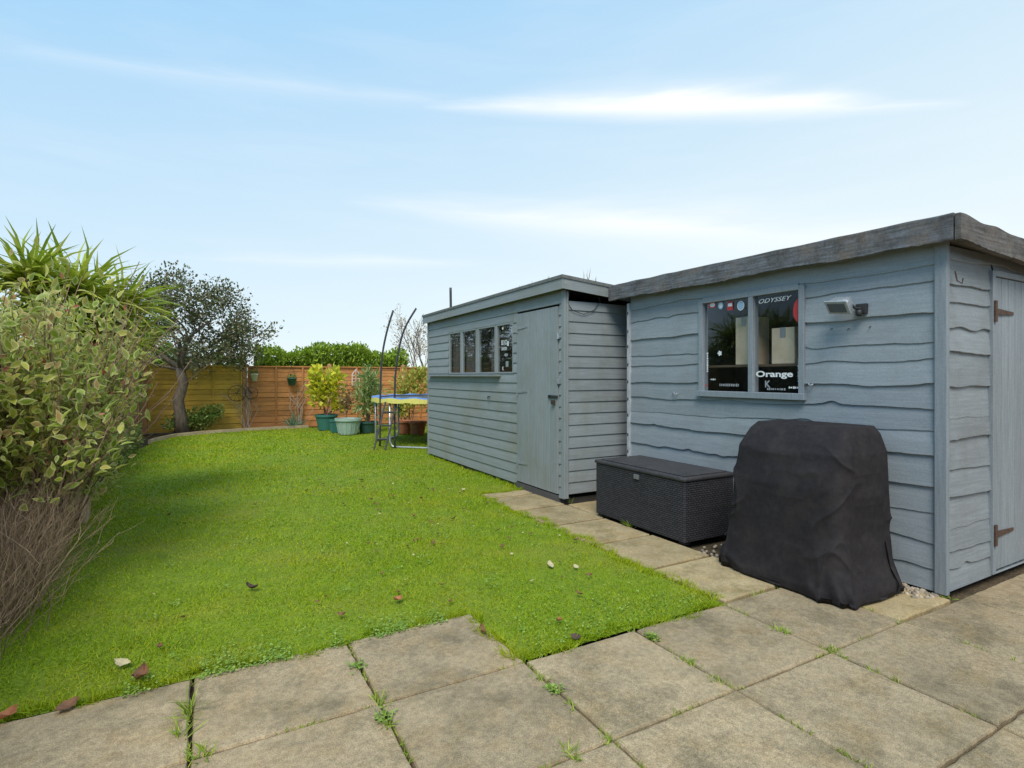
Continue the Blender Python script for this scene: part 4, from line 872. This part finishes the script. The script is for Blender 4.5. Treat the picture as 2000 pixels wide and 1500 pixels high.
P=np.concatenate(P); n=len(P); d=rng.normal(size=(n,3))*.55; d[:,2]=.7; h=.018+.022*rng.random(n); V,T,_=scatter(BLADE,BLADET,P,frames(d,0),np.stack([np.full(n,.004),h,h],1))
tag(npmesh('joint_moss',V,T,WEED),'fine grass and moss growing along the paving joints','grass',kind='stuff')
for px,py,lab in ((700,1310,'round-leaved weed between the two rear slabs'),(1080,1357,'round-leaved weed at the joint of the central slabs'),(750,1410,'round-leaved weed in the lower left joint'),(1275,1252,'round-leaved weed at the lawn edge in front of the barbecue')):
    q=gnd(px,py); n=50; P=np.stack([q.x+rng.normal(size=n)*.017,q.y+rng.normal(size=n)*.021,.02+.01*rng.random(n)],1); D=rng.normal(size=(n,3)); D[:,2]*=.2
    V,T,_=scatter(DIA*np.array([1.8,1,1]),DIAT,P,frames(D,2),.010+.008*rng.random(n)); tag(npmesh('leafy_weed',V,T,CLOVER,None,loc=(q.x,q.y,.01)),lab,'weed','weeds growing in the paving joints')
RW=leafmat('roof_weed',[(.16,.12,.07),(.25,.18,.1)],.2)
for i,(px,L) in enumerate(((1010,.12),(1040,.10),(1075,.09),(1145,.22),(1160,.16),(1185,.10))):
    if px<1100: q=onx(px,560,FX+.1); z=2.385
    else: q=ony(px,540,FY0+.15); z=2.36-.085*(q.x-FX)
    n=5 if L>.15 else 9; d=rng.normal(size=(n,3))*.22; d[:,2]=1; V,T,_=scatter(LONG,LONGT,np.tile([q.x,q.y,z],(n,1))+rng.normal(size=(n,3))*.02*np.array([1,1,0]),frames(d,.3),np.stack([np.full(n,.008),L*(.5+.7*rng.random(n)),np.full(n,L)],1))
    tag(npmesh('roof_weed',V,T,RW,None,loc=(q.x,q.y,z)),['first','second','third','tallest, fourth','fifth','sixth'][i]+' thin dry weed from the left on the grey shed roof','weed','dry weeds on the grey shed roof')
def leafobj(q,s,mat,rz,curl,label,group=None,me=None):
    if me is None:
        m=MB(); n=8; vs=[]
        for i in range(n+1):
            t=i/n; w=.32*math.sin(math.pi*min(1,t*.93+.05))*(1+.15*math.sin(t*20)); z=.25*curl*(t-.5)**2*4
            vs+=[(-w,t-.5,z+curl*.25),(0,t-.5,z+.02),(w,t-.5,z+curl*.2)]
        m.add([Vector(v)*s for v in vs],[(i*3+k,i*3+k+1,i*3+k+4,i*3+k+3) for i in range(n) for k in range(2)]); o=m.build('fallen_leaf',mat)
    else: o=bpy.data.objects.new('fallen_leaf',me); COL.objects.link(o)
    o.location=q; o.rotation_euler=(random.gauss(0,.25),random.gauss(0,.25),rz); tag(o,label,'leaf',group); return o
LB=[M('leaf_brown',(.24,.11,.055),(.13,.065,.035),scale=30,bump=.1),M('leaf_orange',(.42,.16,.07),(.28,.11,.05),scale=30,bump=.1),M('leaf_pale',(.55,.47,.28),(.42,.34,.2),scale=30,bump=.1),M('leaf_dark',(.10,.055,.04),(.055,.035,.03),scale=30,bump=.1)]
for px,py,s,mi,cl,lab in ((490,1157,.075,3,1,'dark curled leaf on the lawn, left of centre'),(775,1180,.07,1,.8,'orange curled leaf on the lawn above the rear slab'),(1075,1110,.075,2,.3,'pale yellow leaf on the lawn towards the storage box'),(238,1306,.075,2,.5,'tan leaf on the grass at the lower left'),(275,1335,.10,0,1,'large brown crumpled leaf at the lower left lawn edge'),(130,1391,.09,0,.4,'brown leaf lying on the left paving edge'),(1125,1114,.05,2,.5,'small white-looking leaf on the lawn beside the pale yellow one'),(940,1242,.06,0,1,'brown leaf at the inner corner of the paving'),(1093,1222,.055,1,.8,'reddish leaf on the lawn near the paving'),(668,1210,.05,0,.8,'small brown leaf left of the orange one'),(1130,1168,.05,0,.8,'small brown leaf near the right end of the lawn'),(1125,1253,.06,3,.3,'dark twig-like leaf at the slab edge'),(10,1415,.09,1,.8,'orange leaf at the left edge of the photo'),(905,960,.05,2,.5,'small pale leaf on the lawn before the grey shed')):
    q=gnd(px,py); q.z=.024 if px!=130 else .022; leafobj(q,s,LB[mi],random.uniform(0,6),cl,lab)
pro=leafobj(Vector((2.2,4.2,.024)),.042,LB[0],1,.8,'small brown fallen leaf scattered on the lawn','small fallen leaves on the lawn')
pr2=leafobj(Vector((2.0,3.6,.024)),.026,LB[2],1,.5,'tiny pale fallen leaf scattered on the lawn','tiny pale leaves on the lawn')
random.seed(33)
for i in range(120):
    x=random.uniform(-.4,2.6)*.55+1.2 if random.random()<.7 else random.uniform(-.4,2.6); y=random.uniform(2.9,7.5)
    if not inside(np.array([x]),np.array([y]))[0]: continue
    a=pro if i%3 else pr2; o=leafobj(Vector((x,y,.024)),1,None,random.uniform(0,6),.5,a['label'],a['group'],me=a.data); o.scale=(random.uniform(.5,1.2),)*3

# ================================================================ light, sky, camera
sun_dir=Vector((-.46,-.62,1.0)).normalized()
el=math.asin(sun_dir.z); az=math.atan2(sun_dir.x,sun_dir.y)
sd=bpy.data.lights.new('sun','SUN'); sd.energy=3.3; sd.angle=math.radians(28); sd.color=(1,.95,.86)
so=bpy.data.objects.new('sun',sd); COL.objects.link(so); so.rotation_euler=sun_dir.to_track_quat('Z','Y').to_euler(); so.location=(0,0,10)
w=bpy.data.worlds.new('World'); scene.world=w; w.use_nodes=True; nt=w.node_tree; L=nt.links; bg=nt.nodes['Background']
try: w.cycles.sampling_method='MANUAL'; w.cycles.sample_map_resolution=256
except Exception: pass
sky=N(nt,'ShaderNodeTexSky',sky_type='NISHITA'); sky.sun_disc=False; sky.sun_elevation=el; sky.sun_rotation=az; sky.air_density=1.0; sky.dust_density=.6
tc=N(nt,'ShaderNodeTexCoord'); sp=N(nt,'ShaderNodeSeparateXYZ'); L.new(tc.outputs['Generated'],sp.inputs[0])
def mt(op,a,b=None,c=None,clamp=False):
    n=N(nt,'ShaderNodeMath',operation=op); n.use_clamp=clamp
    for i,v in enumerate((a,b,c)):
        if v is None: continue
        if isinstance(v,(int,float)): n.inputs[i].default_value=v
        else: L.new(v,n.inputs[i])
    return n.outputs[0]
AZ=mt('ARCTAN2',sp.outputs[0],sp.outputs[1]); EL=mt('ARCSINE',sp.outputs[2])
cv=N(nt,'ShaderNodeCombineXYZ'); L.new(mt('MULTIPLY',AZ,3.0),cv.inputs[0]); L.new(mt('MULTIPLY',EL,22.0),cv.inputs[1])
nz=N(nt,'ShaderNodeTexNoise'); nz.inputs['Scale'].default_value=1.0; nz.inputs['Detail'].default_value=6; nz.inputs['Roughness'].default_value=.55; nz.inputs['Distortion'].default_value=.3; L.new(cv.outputs[0],nz.inputs['Vector'])
def ae(px,py):
    ax=math.atan((px-1000)/F); return ax+YAW, math.atan((HZ-py)/F*math.cos(ax))
total=None
for (a,b,wd,st) in (((820,208),(1900,205),.026,.85),((950,190),(1750,190),.040,.45),((-50,95),(960,212),.024,.20),((660,392),(1500,455),.034,.45),((330,500),(950,516),.018,.30),((800,420),(2250,500),.075,.40)):
    va,vb=at(*a,1)-Vector((0,0,H)),at(*b,1)-Vector((0,0,H)); nn=va.cross(vb).normalized()
    a0,_=ae(*a); a1,_=ae(*b)
    t=mt('DIVIDE',mt('SUBTRACT',AZ,a0),a1-a0,clamp=True)
    mk=mt('POWER',mt('MULTIPLY',mt('MULTIPLY',t,mt('SUBTRACT',1.0,t)),4.0,clamp=True),.8)
    dt=N(nt,'ShaderNodeVectorMath',operation='DOT_PRODUCT'); L.new(tc.outputs['Generated'],dt.inputs[0]); dt.inputs[1].default_value=tuple(nn)
    off=mt('ADD',dt.outputs['Value'],mt('MULTIPLY',mt('SUBTRACT',nz.outputs[0],.5),.03))
    dd=mt('DIVIDE',mt('ABSOLUTE',off),mt('MULTIPLY',wd,mt('ADD',mk,.2)))
    md=mt('POWER',mt('SUBTRACT',1.0,dd,clamp=True),1.7)
    v=mt('MULTIPLY',mt('MULTIPLY',mk,md),st); v=mt('MULTIPLY',v,mt('MULTIPLY_ADD',nz.outputs[0],1.4,.3))
    total=v if total is None else mt('ADD',total,v)
veil=mt('MULTIPLY',mt('SUBTRACT',nz.outputs[0],.46,clamp=True),.30)
total=mt('ADD',total,veil,clamp=True)
hz=mt('SUBTRACT',1.0,mt('DIVIDE',mt('MAXIMUM',EL,0.0),.66),clamp=True)
hz=mt('ADD',mt('MULTIPLY',hz,.85),mt('MULTIPLY_ADD',mt('SUBTRACT',AZ,YAW),.26,.24),clamp=True)
pale=mix(nt,hz,(1.75,4.15,6.6),(5.8,6.55,6.75))
c=mix(nt,.93,sky.outputs[0],pale); c=mix(nt,total,c,(7.2,7.3,7.35))
L.new(c,bg.inputs[0]); bg.inputs[1].default_value=.15
cam=bpy.data.cameras.new('camera'); co=bpy.data.objects.new('camera',cam); COL.objects.link(co); co.location=(0,0,H); co.rotation_euler=(math.radians(90),0,-YAW)
cam.sensor_width=36; cam.lens=36*F/2000; cam.shift_y=-15/2000; cam.clip_start=.05; cam.clip_end=2000
scene.camera=co
scene.view_settings.view_transform='Standard'; scene.view_settings.look='None'; scene.view_settings.exposure=0
